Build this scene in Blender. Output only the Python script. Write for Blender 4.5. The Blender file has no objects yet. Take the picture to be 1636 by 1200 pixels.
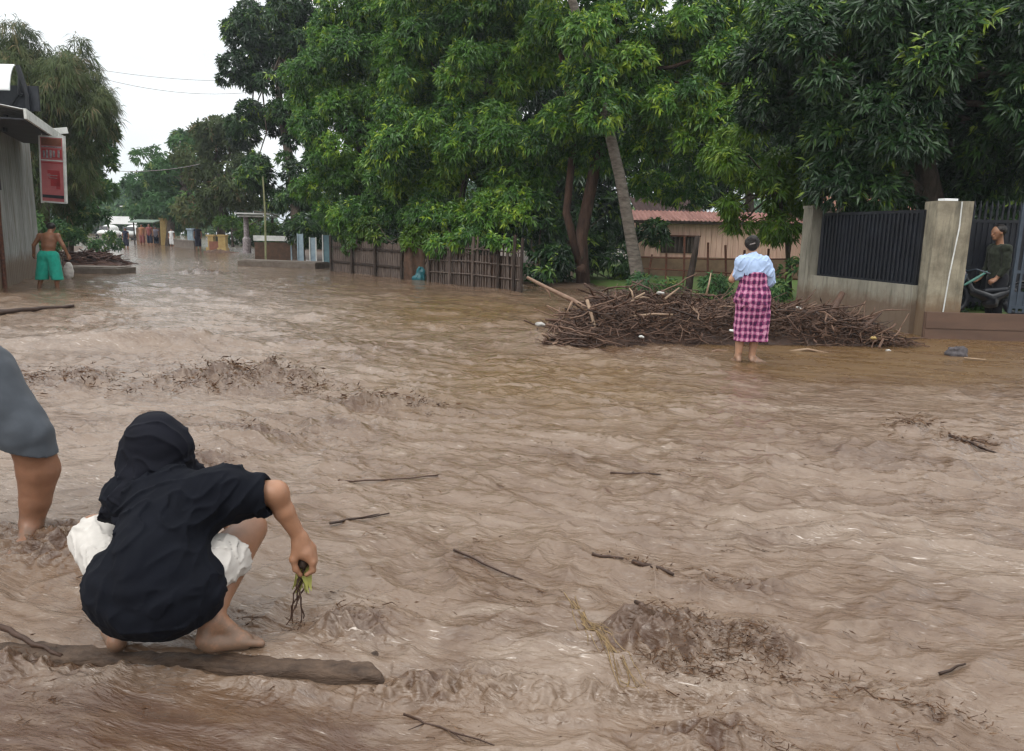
import bpy, math
import numpy as np
from math import radians

# ------------------------------------------------------------------ camera geometry (measured from the photograph)
F, PITCH, ROLL, CAMH = 1218.0, radians(10.65), radians(1.2), 1.5

def ray(px, py):
    x, y = (px - 818) / F, -(py - 600) / F
    c, s = math.cos(ROLL), math.sin(ROLL)
    x, y = c * x - s * y, s * x + c * y
    a = -PITCH
    return np.array((x, math.cos(a) - math.sin(a) * y, math.sin(a) + math.cos(a) * y))

def G(px, py, z=0.0):
    d = ray(px, py); t = (z - CAMH) / d[2]
    return np.array((d[0] * t, d[1] * t, z))

def D(px, py, Y):
    d = ray(px, py); t = Y / d[1]
    return np.array((d[0] * t, Y, CAMH + d[2] * t))

scene = bpy.context.scene
COL = scene.collection
V = lambda *a: np.array(a, float)

# ------------------------------------------------------------------ noise
_rs = np.random.RandomState(7)
_perm = _rs.permutation(512).astype(np.int64)
_perm = np.concatenate([_perm] * 4)
_g2 = np.stack([np.cos(np.linspace(0, 2 * np.pi, 512, False)), np.sin(np.linspace(0, 2 * np.pi, 512, False))], 1)
_g3 = _rs.normal(size=(512, 3)); _g3 /= np.linalg.norm(_g3, axis=1)[:, None]

def n2(x, y):
    xi, yi = np.floor(x).astype(np.int64), np.floor(y).astype(np.int64)
    xf, yf = x - xi, y - yi
    u, v = xf ** 3 * (xf * (xf * 6 - 15) + 10), yf ** 3 * (yf * (yf * 6 - 15) + 10)
    def g(ix, iy, fx, fy):
        h = _perm[(_perm[ix & 511] + iy) & 511]
        gg = _g2[h]
        return gg[..., 0] * fx + gg[..., 1] * fy
    a = g(xi, yi, xf, yf); b = g(xi + 1, yi, xf - 1, yf)
    c = g(xi, yi + 1, xf, yf - 1); d = g(xi + 1, yi + 1, xf - 1, yf - 1)
    return ((a + (b - a) * u) * (1 - v) + (c + (d - c) * u) * v) * 1.5

def n3(p):
    pi = np.floor(p).astype(np.int64); f = p - pi
    w = f ** 3 * (f * (f * 6 - 15) + 10)
    out = 0
    for dx in (0, 1):
        for dy in (0, 1):
            for dz in (0, 1):
                h = _perm[(_perm[(_perm[(pi[:, 0] + dx) & 511] + pi[:, 1] + dy) & 511] + pi[:, 2] + dz) & 511]
                gg = _g3[h]
                dot = gg[:, 0] * (f[:, 0] - dx) + gg[:, 1] * (f[:, 1] - dy) + gg[:, 2] * (f[:, 2] - dz)
                ww = (w[:, 0] if dx else 1 - w[:, 0]) * (w[:, 1] if dy else 1 - w[:, 1]) * (w[:, 2] if dz else 1 - w[:, 2])
                out = out + dot * ww
    return out * 1.6

def fbm(x, y, o=3):
    s, a, t = 0, 1.0, 0
    for i in range(o):
        s = s + a * n2(x * 2 ** i + 17.3 * i, y * 2 ** i - 9.1 * i); t += a; a *= 0.5
    return s / t

# ------------------------------------------------------------------ mesh building
class MB:
    """collects verts / faces (any mix of face sizes) into ONE mesh object"""
    def __init__(s): s.v, s.f, s.t, s.m, s.n = [], [], [], [], 0
    def add(s, v, f, tint=0.5, mat=0):
        v = np.asarray(v, float).reshape(-1, 3)
        s.v.append(v)
        for k in ([f] if isinstance(f, np.ndarray) else f):
            k = np.asarray(k, np.int64)
            if k.ndim == 1: k = k[None]
            s.f.append(k + s.n); s.m.append(np.full(len(k), mat, np.int32))
        s.t.append(np.broadcast_to(np.asarray(tint, float), (len(v),)))
        s.n += len(v); return s
    def box(s, c, size, rot=0.0, tint=0.5, mat=0, tilt=None):
        x, y, z = np.asarray(size) / 2
        v = np.array([(-x, -y, -z), (x, -y, -z), (x, y, -z), (-x, y, -z), (-x, -y, z), (x, -y, z), (x, y, z), (-x, y, z)])
        if tilt is not None:
            a, b = tilt
            ca, sa = math.cos(a), math.sin(a); v = v @ np.array([(1, 0, 0), (0, ca, sa), (0, -sa, ca)])
            ca, sa = math.cos(b), math.sin(b); v = v @ np.array([(ca, 0, -sa), (0, 1, 0), (sa, 0, ca)])
        cr, sr = math.cos(rot), math.sin(rot)
        v = v @ np.array([(cr, sr, 0), (-sr, cr, 0), (0, 0, 1)]) + np.asarray(c)
        return s.add(v, np.array([(0, 3, 2, 1), (4, 5, 6, 7), (0, 1, 5, 4), (1, 2, 6, 5), (2, 3, 7, 6), (3, 0, 4, 7)]), tint, mat)
    def tube(s, pts, rad, sides=6, tint=0.5, mat=0, cap=True, flat=1.0):
        p = np.asarray(pts, float); n = len(p); r = np.broadcast_to(np.asarray(rad, float), (n,))
        t = np.gradient(p, axis=0); t /= np.linalg.norm(t, axis=1)[:, None] + 1e-9
        ref = V(0, 0, 1) if abs(t[:, 2]).mean() < 0.8 else V(1, 0, 0)
        a = np.cross(t, ref); a /= np.linalg.norm(a, axis=1)[:, None] + 1e-9
        b = np.cross(t, a)
        ang = np.linspace(0, 2 * np.pi, sides, False)
        v = (p[:, None] + r[:, None, None] * (np.cos(ang)[None, :, None] * a[:, None] + flat * np.sin(ang)[None, :, None] * b[:, None])).reshape(-1, 3)
        i = np.arange(n - 1)[:, None] * sides; j = np.arange(sides)[None]; k = (j + 1) % sides
        q = np.stack([i + j, i + k, i + sides + k, i + sides + j], -1).reshape(-1, 4)
        fs = [q]
        if cap: fs += [np.arange(sides)[::-1], np.arange(sides) + (n - 1) * sides]
        return s.add(v, fs, tint, mat)
    def lathe(s, c, prof, sides=16, tint=0.5, mat=0):
        pr = np.asarray(prof, float); ang = np.linspace(0, 2 * np.pi, sides, False)
        v = np.stack([pr[:, 0, None] * np.cos(ang), pr[:, 0, None] * np.sin(ang), np.repeat(pr[:, 1, None], sides, 1)], -1).reshape(-1, 3) + np.asarray(c)
        n = len(pr); i = np.arange(n - 1)[:, None] * sides; j = np.arange(sides)[None]; k = (j + 1) % sides
        return s.add(v, [np.stack([i + j, i + k, i + sides + k, i + sides + j], -1).reshape(-1, 4), np.arange(sides)[::-1], np.arange(sides) + (n - 1) * sides], tint, mat)
    def build(s, name, mats, parent=None, origin=(0, 0, 0), smooth=False, extra=None):
        v = np.concatenate(s.v) - np.asarray(origin)
        me = bpy.data.meshes.new(name)
        me.vertices.add(len(v)); me.vertices.foreach_set('co', v.astype(np.float32).ravel())
        cnt = np.concatenate([np.full(len(f), f.shape[1], np.int32) for f in s.f])
        lv = np.concatenate([f.ravel() for f in s.f]).astype(np.int32)
        st = np.concatenate([[0], np.cumsum(cnt)[:-1]]).astype(np.int32)
        me.loops.add(len(lv)); me.loops.foreach_set('vertex_index', lv)
        me.polygons.add(len(cnt)); me.polygons.foreach_set('loop_start', st)
        try: me.polygons.foreach_set('loop_total', cnt)
        except Exception: pass
        for m in (mats if isinstance(mats, (list, tuple)) else [mats]): me.materials.append(m)
        me.polygons.foreach_set('material_index', np.concatenate(s.m))
        me.polygons.foreach_set('use_smooth', np.full(len(cnt), bool(smooth)))
        a = me.attributes.new('tint', 'FLOAT', 'POINT'); a.data.foreach_set('value', np.concatenate(s.t).astype(np.float32))
        for k, arr in (extra or {}).items():
            a = me.attributes.new(k, 'FLOAT', 'POINT'); a.data.foreach_set('value', np.asarray(arr, np.float32))
        me.update(calc_edges=True); me.validate()
        o = bpy.data.objects.new(name, me); COL.objects.link(o)
        if parent is not None: o.parent = parent
        else: o.location = origin
        return o

def tag(o, label=None, cat=None, group=None, kind=None):
    if label: o['label'] = label
    if cat: o['category'] = cat
    if group: o['group'] = group
    if kind: o['kind'] = kind
    return o

def thing(name, loc, label, cat, group=None):
    o = bpy.data.objects.new(name, None); COL.objects.link(o); o.location = loc
    o.empty_display_size = 0.1
    return tag(o, label, cat, group)

def setloc(o, p): o.location = (float(p[0]), float(p[1]), float(p[2]))

# ------------------------------------------------------------------ materials
def newmat(name):
    m = bpy.data.materials.new(name); m.use_nodes = True
    nt = m.node_tree; b = nt.nodes['Principled BSDF']
    return m, nt, b

def ramp(nt, fac, stops):
    r = nt.nodes.new('ShaderNodeValToRGB'); e = r.color_ramp.elements
    while len(e) < len(stops): e.new(0.5)
    for i, (p, c) in enumerate(stops):
        e[i].position = p; e[i].color = (*c, 1)
    nt.links.new(fac, r.inputs[0]); return r.outputs[0]

def noise(nt, scale, detail=4, rough=0.6, vec=None, dist=0.0, stretch=None):
    n = nt.nodes.new('ShaderNodeTexNoise'); n.inputs['Scale'].default_value = scale
    n.inputs['Detail'].default_value = detail; n.inputs['Roughness'].default_value = rough; n.inputs['Distortion'].default_value = dist
    if vec is None:
        tc = nt.nodes.new('ShaderNodeTexCoord'); vec = tc.outputs['Object']
    if stretch:
        mp = nt.nodes.new('ShaderNodeMapping'); nt.links.new(vec, mp.inputs[0]); mp.inputs['Scale'].default_value = stretch; vec = mp.outputs[0]
    nt.links.new(vec, n.inputs['Vector']); return n.outputs[0]

def bump(nt, b, h, strength=0.3, dist=0.01):
    n = nt.nodes.new('ShaderNodeBump'); n.inputs['Strength'].default_value = strength; n.inputs['Distance'].default_value = dist
    nt.links.new(h, n.inputs['Height']); nt.links.new(n.outputs[0], b.inputs['Normal'])

def mat(name, c1, c2=None, rough=0.8, scale=6.0, bmp=0.3, bdist=0.01, stretch=None, spec=0.3, metal=0.0, lo=0.35, hi=0.65, detail=6, tide=None, drip=None):
    m, nt, b = newmat(name)
    c2 = c2 or tuple(x * 0.7 for x in c1)
    f = noise(nt, scale, detail, 0.65, stretch=stretch)
    col = ramp(nt, f, [(lo, c2), (hi, c1)])
    def over(col, fac, c):
        mx = nt.nodes.new('ShaderNodeMix'); mx.data_type = 'RGBA'; nt.links.new(fac, mx.inputs[0]); nt.links.new(col, mx.inputs[6]); mx.inputs[7].default_value = (*c, 1); return mx.outputs[2]
    if drip:          # dark rain streaks and mould running down the face
        col = over(col, ramp(nt, noise(nt, 5, 5, 0.65, stretch=(2.2, 2.2, 0.22)), [(0.5, (0, 0, 0)), (0.72, (0.75,) * 3)]), drip)
    if tide:          # mud left by the flood up to an uneven line
        tcz = nt.nodes.new('ShaderNodeTexCoord'); sp = nt.nodes.new('ShaderNodeSeparateXYZ'); nt.links.new(tcz.outputs['Object'], sp.inputs[0])
        k = nt.nodes.new('ShaderNodeMath'); k.operation = 'MULTIPLY_ADD'; nt.links.new(noise(nt, 4, 5, 0.65), k.inputs[0]); k.inputs[1].default_value = -0.5; nt.links.new(sp.outputs[2], k.inputs[2])
        col = over(col, ramp(nt, k.outputs[0], [(max(0.0, tide[0] - 0.25), (0.85,) * 3), (tide[0], (0, 0, 0))]), tide[1])
    nt.links.new(col, b.inputs['Base Color'])
    b.inputs['Roughness'].default_value = rough; b.inputs['Specular IOR Level'].default_value = spec; b.inputs['Metallic'].default_value = metal
    if bmp: bump(nt, b, noise(nt, scale * 3, 5, 0.6, stretch=stretch), bmp, bdist)
    return m

def tintmat(name, stops, rough=0.6, spec=0.4, transl=0.0, scale=None, bmp=0.0):
    """colour picked per leaf / stick from its own 'tint' value"""
    m, nt, b = newmat(name)
    a = nt.nodes.new('ShaderNodeAttribute'); a.attribute_name = 'tint'
    fac = a.outputs['Fac']
    if scale:
        mx = nt.nodes.new('ShaderNodeMath'); mx.operation = 'MULTIPLY_ADD'
        nt.links.new(noise(nt, scale, 4, 0.6), mx.inputs[0]); mx.inputs[1].default_value = 0.5
        ad = nt.nodes.new('ShaderNodeMath'); ad.operation = 'SUBTRACT'; nt.links.new(fac, ad.inputs[0]); ad.inputs[1].default_value = 0.25
        nt.links.new(ad.outputs[0], mx.inputs[2]); fac = mx.outputs[0]
    col = ramp(nt, fac, stops)
    nt.links.new(col, b.inputs['Base Color'])
    b.inputs['Roughness'].default_value = rough; b.inputs['Specular IOR Level'].default_value = spec
    if bmp: bump(nt, b, noise(nt, (scale or 10) * 3, 4, 0.6), bmp, 0.01)
    if transl:
        t = nt.nodes.new('ShaderNodeBsdfTranslucent'); nt.links.new(col, t.inputs[0])
        mx = nt.nodes.new('ShaderNodeMixShader'); mx.inputs[0].default_value = transl
        nt.links.new(b.outputs[0], mx.inputs[1]); nt.links.new(t.outputs[0], mx.inputs[2])
        nt.links.new(mx.outputs[0], nt.nodes['Material Output'].inputs[0])
    return m
# ------------------------------------------------------------------ camera, light, sky
cam = bpy.data.cameras.new('camera'); camo = bpy.data.objects.new('camera', cam); COL.objects.link(camo)
cam.sensor_width = 36; cam.lens = F / 1636 * 36; cam.clip_start = 0.05; cam.clip_end = 2000
from mathutils import Matrix
camo.matrix_world = Matrix.Translation((0, 0, CAMH)) @ Matrix.Rotation(radians(90) - PITCH, 4, 'X') @ Matrix.Rotation(ROLL, 4, 'Z')
scene.camera = camo
SUN_EL, SUN_AZ = radians(50), radians(208)      # azimuth clockwise from +Y
sl = bpy.data.lights.new('sun', 'SUN'); sl.energy = 1.5; sl.angle = radians(28); sl.color = (1, 0.97, 0.92)
so = bpy.data.objects.new('sun', sl); COL.objects.link(so); so.location = (0, 0, 30)
from mathutils import Vector
so.rotation_euler = Vector((math.sin(SUN_AZ) * math.cos(SUN_EL), math.cos(SUN_AZ) * math.cos(SUN_EL), math.sin(SUN_EL))).to_track_quat('Z', 'Y').to_euler()
w = bpy.data.worlds.new('World'); scene.world = w; w.use_nodes = True
nt = w.node_tree; bg = nt.nodes['Background']
sky = nt.nodes.new('ShaderNodeTexSky'); sky.sky_type = 'NISHITA'; sky.sun_disc = False
sky.sun_elevation = SUN_EL; sky.sun_rotation = SUN_AZ; sky.dust_density = 4; sky.air_density = 1
tc = nt.nodes.new('ShaderNodeTexCoord'); sx = nt.nodes.new('ShaderNodeSeparateXYZ'); nt.links.new(tc.outputs['Generated'], sx.inputs[0])
# overcast cloud deck: brighter overhead than at the horizon, with broad soft cloud texture
cl = ramp(nt, sx.outputs['Z'], [(0.0, (0.86, 0.93, 0.97)), (0.10, (1.12, 1.15, 1.16)), (0.3, (1.26, 1.27, 1.27)), (1.0, (2.9, 2.9, 2.87))])
cn = noise(nt, 2.2, 5, 0.55, vec=tc.outputs['Generated'], stretch=(1, 1, 4))
cv = ramp(nt, cn, [(0.3, (8.3, 8.5, 8.8)), (0.6, (9.9, 9.95, 9.9))])
mul = nt.nodes.new('ShaderNodeMix'); mul.data_type = 'RGBA'; mul.blend_type = 'MULTIPLY'; mul.inputs[0].default_value = 1
nt.links.new(cl, mul.inputs[6]); nt.links.new(cv, mul.inputs[7])
mix = nt.nodes.new('ShaderNodeMix'); mix.data_type = 'RGBA'; mix.inputs[0].default_value = 0.93
nt.links.new(sky.outputs[0], mix.inputs[6]); nt.links.new(mul.outputs[2], mix.inputs[7])
nt.links.new(mix.outputs[2], bg.inputs['Color']); bg.inputs['Strength'].default_value = 0.1
scene.view_settings.view_transform = 'Standard'; scene.view_settings.look = 'None'
scene.view_settings.exposure = 0.06; scene.view_settings.gamma = 1
try:
    scene.cycles.pixel_filter_type = 'BLACKMAN_HARRIS'; scene.cycles.filter_width = 1.35
    scene.cycles.use_denoising = True
    scene.cycles.max_bounces = 8; scene.cycles.diffuse_bounces = 3; scene.cycles.glossy_bounces = 3; scene.cycles.transmission_bounces = 4
except Exception: pass

# ------------------------------------------------------------------ flood water
KERB_Y0, KERB_SL = 2.425, -0.06           # front edge of the kerb: y = KERB_Y0 + KERB_SL * (x + 1.2)
def sstep(a, b, x):
    t = np.clip((x - a) / (b - a), 0, 1); return t * t * (3 - 2 * t)

# churned spots: (pixel x, pixel y, half-width m, half-depth m, strength, fineness)
RAPIDS = [(400, 612, 0.85, 0.5, 1.0, 1.0), (120, 615, 0.65, 0.4, 0.8, 1.0), (620, 652, 0.5, 0.2, 0.6, 1.0), (1125, 1045, 0.34, 0.23, 1.25, 2.0), (1090, 1085, 0.2, 0.06, 0.8, 2.2), (1310, 1105, 0.3, 0.07, 0.75, 2.0), (1440, 1150, 0.3, 0.05, 0.6, 2.2),
          (1290, 1110, 0.4, 0.1, 0.5, 2.0), (560, 1005, 0.2, 0.12, 0.6, 2.4), (740, 1090, 0.3, 0.10, 0.7, 2.2), (90, 870, 0.4, 0.25, 0.8, 1.6),
          (60, 1050, 0.22, 0.12, 0.7, 2.2), (240, 1045, 0.2, 0.08, 0.5, 2.2), (1540, 715, 0.5, 0.2, 0.4, 1.4), (325, 436, 1.0, 0.7, 1.0, 0.5),
          (1170, 945, 0.25, 0.08, 0.5, 2.0), (850, 520, 0.6, 0.3, 0.45, 1.0), (1450, 690, 0.25, 0.15, 0.5, 1.4), (300, 740, 0.4, 0.2, 0.4, 1.4),
          (1100, 1180, 0.25, 0.08, 0.6, 2.2), (140, 412, 2.2, 1.2, 0.7, 0.5), (620, 395, 2.0, 0.6, 0.3, 0.5), (500, 620, 0.4, 0.25, 0.35, 1.2), (1190, 583, 0.16, 0.10, 0.12, 1.8), (1205, 590, 0.14, 0.08, 0.12, 1.8), (350, 690, 1.0, 0.3, 0.35, 1.2)]
RAPIDS = [(*G(a, b)[:2], c, d, e, f) for a, b, c, d, e, f in RAPIDS]

def water_fields(x, y, cell=None):
    """height, foam, silt, of the flood at world x, y"""
    cell = np.zeros_like(x) if cell is None else cell
    def lim(L): return np.clip(L / (2.2 * cell + 1e-6) - 0.3, 0, 1)
    far = sstep(4, 14, y)
    u0 = x * 0.95 - y * 0.31; v0 = x * 0.31 + y * 0.95
    wu, wv = n2(x * 0.7, y * 0.7), n2(x * 0.7 + 31, y * 0.9 + 7)
    w2 = n2(x * 2.1 + 5, y * 2.6 + 3)
    u = u0 + 0.35 * wu; v = v0 + 0.22 * wv + 0.06 * w2
    lively = 0.55 + 0.45 * fbm(x * 0.35 + 3, y * 0.5, 2)
    calm = sstep(0, 1, (x - 1.9) / 1.5) * sstep(7.3, 8.6, y) * (1 - sstep(12, 14, y))
    nearcalm = (1 - sstep(2.2, 2.42, y)) * (1 - sstep(-0.5, 0.1, x))
    rap = np.zeros_like(x); rfine = np.zeros_like(x)
    for cx, cy, rx, ry, st, fn in RAPIDS:
        g = st * np.exp(-(((x - cx) / rx) ** 2 + ((y - cy) / ry) ** 2) ** 1.5)
        rfine = np.where(g > rap, fn, rfine); rap = np.maximum(rap, g)
    rag = 0.55 + 0.9 * n2(x * 3.1, y * 4.0)
    rap = np.clip(rap * np.clip(rag, 0.2, 1.2), 0, 1.05)
    A = lively * (1 - 0.85 * calm) * (1 - 0.78 * nearcalm)
    A = A * (1.45 + 0.15 * far) * (0.8 + 0.5 * np.clip(fbm(x * 0.9 + 11, y * 1.3 + 4, 2) + 0.4, 0, 1))
    h = A * (0.055 + 0.05 * far) * fbm(u * 0.75, v * 1.5, 2) * lim(0.6)
    rd = 1 - np.abs(n2(u * 1.7 + 9, v * 4.2)); h = h + A * 0.036 * rd ** 3 * lim(0.25)
    rd2 = 1 - np.abs(n2(u * 5.0 + 0.5 * w2, v * 9.5 + 4)); h = h + A * (0.006 * rd2 ** 2 + 0.014 * n2(u * 4.2, v * 8.2)) * lim(0.1)
    rd3 = 1 - np.abs(n2(u * 11 + 3, v * 19)); h = h + A * (0.002 * rd3 ** 2 + 0.0075 * n2(u * 9, v * 16 + 8) + 0.0042 * n2(u * 16, v * 27 + 8)) * lim(0.05)
    h = h + A * 0.0020 * n2(u * 30, v * 50) * lim(0.02)
    ur, vr = x * 0.55 + y * 0.84 + 0.3 * wv, -x * 0.84 + y * 0.55 + 0.2 * wu
    h = h + A * 0.020 * (1 - np.abs(n2(ur * 2.3, vr * 3.6 + 21))) ** 3 * lim(0.3) + A * 0.008 * n2(ur * 6.5 + 2, vr * 8.0) * lim(0.15)
    # long standing wave on the left
    c = G(215, 555); dv = (y - c[1]) - 0.12 * (x - c[0])
    h = h + 0.22 * np.exp(-(dv / np.where(dv < 0, 0.26, 0.5)) ** 2) * np.exp(-((x - c[0]) / 1.5) ** 2)
    c = G(660, 640); h = h + 0.07 * np.exp(-((y - c[1]) / 0.2) ** 2) * np.exp(-((x - c[0]) / 0.5) ** 2)
    # churn
    s1 = np.abs(n2(x * 6.0, y * 7.0)); s2 = np.abs(n2(x * 15, y * 17 + 3)); s3 = n2(x * 37, y * 41)
    fineK = np.clip(rfine - 1, 0, 1)
    ch = (0.085 * (1 - fineK) + 0.085 * fineK) * (0.2 + 0.9 * s1) + (0.055 - 0.012 * fineK) * (1 - s2 * 1.6) + 0.016 * s3
    big = np.clip(1 - rfine, 0, 1)
    ch = ch * (1 - big) + big * (0.28 * (0.4 + s1 * 0.4))
    h = h + rap * ch + (0.07 * (1 - fineK) + 0.028 * fineK) * np.clip(rap, 0, 1) ** 1.5
    # drop below the kerb
    ky = KERB_Y0 + KERB_SL * (x + 1.2)
    d = ky - y + 0.03 * n2(x * 5, y * 5) * (x > -0.4)
    wide = sstep(-0.5, 0.1, x)
    low = sstep(-0.10 - 0.12 * wide, -0.035 + 0.15 * wide, d) * (1 - sstep(0.2, 1.3, x))
    h = h - 0.052 * low
    h = h + 0.028 * np.exp(-((d - 0.07) / 0.06) ** 2) * (1 - sstep(0.2, 1.2, x)) * (0.35 + np.abs(n2(x * 12, y * 14)) + 0.5 * n2(x * 31, y * 33)) * (0.3 + 0.9 * (x > -0.5))
    film = np.exp(-((d + 0.09) / 0.07) ** 2) * (1 - wide); h = h * (1 - 0.7 * film) + 0.005 * film * (0.3 + 1.6 * n2(x * 3.2, y * 9)) - 0.022 * np.exp(-((d + 0.035) / 0.03) ** 2) * (1 - wide)
    # foam: pale aerated streaks pulled out along the flow, plus painted sky sheen
    st = fbm(u * 3.2 + 0.6 * w2, v * 8.5 + 11, 4)
    st2 = fbm(u * 13, v * 30 + 2, 3)
    patch = sstep(-0.1, 0.5, fbm(x * 0.55 + 8, y * 0.9 + 2, 3))
    foam_sheen = np.clip(sstep(0.08, 0.55, st) * (0.35 + 0.9 * patch) * 0.55 + 0.35 * sstep(0.15, 0.6, st2) * patch, 0, 1)
    for px, py, rx, ry in ((665, 625, 0.35, 0.15), (1330, 855, 0.8, 0.35), (870, 1060, 0.3, 0.18), (1280, 655, 0.6, 0.25), (560, 1040, 0.3, 0.12), (1560, 910, 0.5, 0.3), (330, 500, 3.6, 2.6), (90, 545, 2.0, 1.2), (520, 600, 1.0, 0.5), (330, 420, 6.0, 6.0), (60, 780, 0.5, 0.4)):  # aerated spots; the wide far-left ones paint in the sky's grey-white sheen
        q = G(px, py); foam_sheen = np.maximum(foam_sheen, np.exp(-((x - q[0]) / rx) ** 2 - ((y - q[1]) / ry) ** 2) * np.clip(0.45 + 0.9 * fbm(u * 4, v * 11, 3), 0, 1))
    foam_sheen = foam_sheen * (1 - 0.8 * calm)
    # silt: browner, leaf-laden water
    silt = 0.5 + 0.55 * fbm(u * 0.8 + 40, v * 2.2, 4) + 0.22 * fbm(u * 7, v * 15, 2)
    silt = silt + rap * (0.65 + 1.3 * (s2 - 0.22) + 0.5 * (s1 - 0.25)) + 0.45 * calm + 0.38 * nearcalm
    q = G(880, 610); pch = np.exp(-(((x - q[0]) / 1.5) ** 2 + ((y - q[1]) / 1.7) ** 2))
    q = G(720, 500); pch = np.maximum(pch, np.exp(-(((x - q[0]) / 1.6) ** 2 + ((y - q[1]) / 3.2) ** 2)))
    pch = np.maximum(pch, 0.85 * calm)
    ochre = np.clip(1.5 * pch * (0.75 + 0.9 * fbm(u * 1.6 + 4, v * 5.5, 3)), 0, 1)  # ochre water, with the dark trees' reflection put into its colour
    foam_sheen = foam_sheen * (1 - 0.6 * ochre)
    return h, np.clip(foam_sheen, 0, 1), np.clip(silt, 0, 1), ochre

def water_h(x, y):
    return float(water_fields(np.array([float(x)]), np.array([float(y)]))[0][0])

def make_water():
    az = np.radians(np.concatenate([np.linspace(-110, -44, 40, False), np.linspace(-44, 44, 1000), np.linspace(44, 110, 41)[1:]]))
    dep = np.concatenate([np.linspace(62, 40, 40, False), np.linspace(40, 1.0, 820, False), np.linspace(1.0, 0.2, 40)])
    r = CAMH / np.tan(np.radians(dep)); r = np.concatenate([[0.3], r])
    R_, A_ = np.meshgrid(r, az, indexing='ij')
    x, y = R_ * np.sin(A_), R_ * np.cos(A_)
    cell = np.maximum(np.gradient(r)[:, None] + 0 * x, R_ * np.gradient(az)[None])
    h, foam_sheen, silt, ochre = water_fields(x.ravel(), y.ravel(), np.minimum(cell.ravel(), R_.ravel() * 0.02 + 0.02))
    nr, nc = x.shape
    i = np.arange(nr - 1)[:, None] * nc + np.arange(nc - 1)[None]
    q = np.stack([i, i + 1, i + nc + 1, i + nc], -1).reshape(-1, 4)[:, ::-1]
    m, nt, b = newmat('muddy_flood_water')
    def attr(n):
        a = nt.nodes.new('ShaderNodeAttribute'); a.attribute_name = n; return a.outputs['Fac']
    def mth(op, a, b_=None, c=None):
        k = nt.nodes.new('ShaderNodeMath'); k.operation = op
        for idx, val in enumerate((a, b_, c)):
            if val is None: continue
            if isinstance(val, (int, float)): k.inputs[idx].default_value = val
            else: nt.links.new(val, k.inputs[idx])
        return k.outputs[0]
    tcx = nt.nodes.new('ShaderNodeTexCoord').outputs['Object']
    rot = nt.nodes.new('ShaderNodeMapping'); rot.inputs['Rotation'].default_value = (0, 0, radians(18)); nt.links.new(tcx, rot.inputs[0])
    vec = rot.outputs[0]
    nf = noise(nt, 11, 6, 0.68, vec=vec, stretch=(0.8, 1.8, 1), dist=0.9)
    nfine = noise(nt, 36, 5, 0.7, vec=vec, stretch=(0.7, 1.8, 1), dist=0.8)
    nbig = noise(nt, 1.3, 5, 0.6, vec=vec, stretch=(0.7, 1.6, 1), dist=0.8)
    s = mth('ADD', attr('silt'), mth('MULTIPLY', mth('SUBTRACT', nf, 0.5), 0.55))
    s = mth('ADD', s, mth('MULTIPLY', mth('SUBTRACT', nbig, 0.5), 0.7))
    base = ramp(nt, s, [(0.10, (0.172, 0.121, 0.086)), (0.5, (0.132, 0.085, 0.055)), (0.8, (0.090, 0.051, 0.029)), (1.0, (0.064, 0.031, 0.016))])
    f = mth('MULTIPLY', attr('foam_sheen'), mth('MULTIPLY_ADD', nfine, 2.4, -0.55))
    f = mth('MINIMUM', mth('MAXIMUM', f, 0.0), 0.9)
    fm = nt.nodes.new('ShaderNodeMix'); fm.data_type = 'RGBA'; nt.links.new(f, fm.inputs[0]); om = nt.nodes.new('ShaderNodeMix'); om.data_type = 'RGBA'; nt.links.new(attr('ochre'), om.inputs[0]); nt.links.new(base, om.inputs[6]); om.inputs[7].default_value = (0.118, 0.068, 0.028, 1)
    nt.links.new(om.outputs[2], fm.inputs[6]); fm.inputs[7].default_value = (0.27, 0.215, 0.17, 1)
    # threads of dark organic matter and short dashes of bubbles, broken up in patches
    nd = noise(nt, 24, 4, 0.6, vec=vec, stretch=(0.42, 2.1, 1), dist=0.35); np_ = noise(nt, 2.3, 4, 0.6, vec=vec, stretch=(0.8, 1.5, 1), dist=0.6)
    dk = mth('MULTIPLY', mth('MAXIMUM', mth('MULTIPLY_ADD', nd, 7.0, -4.05), 0.0), mth('MAXIMUM', mth('MULTIPLY_ADD', np_, 3.2, -1.25), 0.0))
    dk = mth('MINIMUM', mth('MULTIPLY', dk, mth('MULTIPLY_ADD', attr('silt'), 0.9, 0.25)), 0.7)
    dm = nt.nodes.new('ShaderNodeMix'); dm.data_type = 'RGBA'; nt.links.new(dk, dm.inputs[0]); nt.links.new(fm.outputs[2], dm.inputs[6]); dm.inputs[7].default_value = (0.055, 0.032, 0.020, 1)
    nb = noise(nt, 32, 4, 0.62, vec=vec, stretch=(0.40, 2.2, 1), dist=0.35)
    bb_ = mth('MULTIPLY', mth('MAXIMUM', mth('MULTIPLY_ADD', nb, 8.0, -4.92), 0.0), mth('MULTIPLY_ADD', attr('foam_sheen'), 1.5, 0.22))
    bb_ = mth('MINIMUM', bb_, 0.65)
    wm = nt.nodes.new('ShaderNodeMix'); wm.data_type = 'RGBA'; nt.links.new(bb_, wm.inputs[0]); nt.links.new(dm.outputs[2], wm.inputs[6]); wm.inputs[7].default_value = (0.62, 0.55, 0.49, 1)
    nt.links.new(wm.outputs[2], b.inputs['Base Color'])
    nt.links.new(mth('ADD', mth('MULTIPLY_ADD', f, 0.4, 0.055), mth('MULTIPLY', mth('MAXIMUM', mth('SUBTRACT', attr('silt'), 0.75), 0.0), 1.3)), b.inputs['Roughness'])
    b.inputs['IOR'].default_value = 1.5; b.inputs['Specular IOR Level'].default_value = 0.5
    nmid = noise(nt, 3.2, 5, 0.62, vec=vec, stretch=(0.7, 2.0, 1), dist=0.5)
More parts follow.
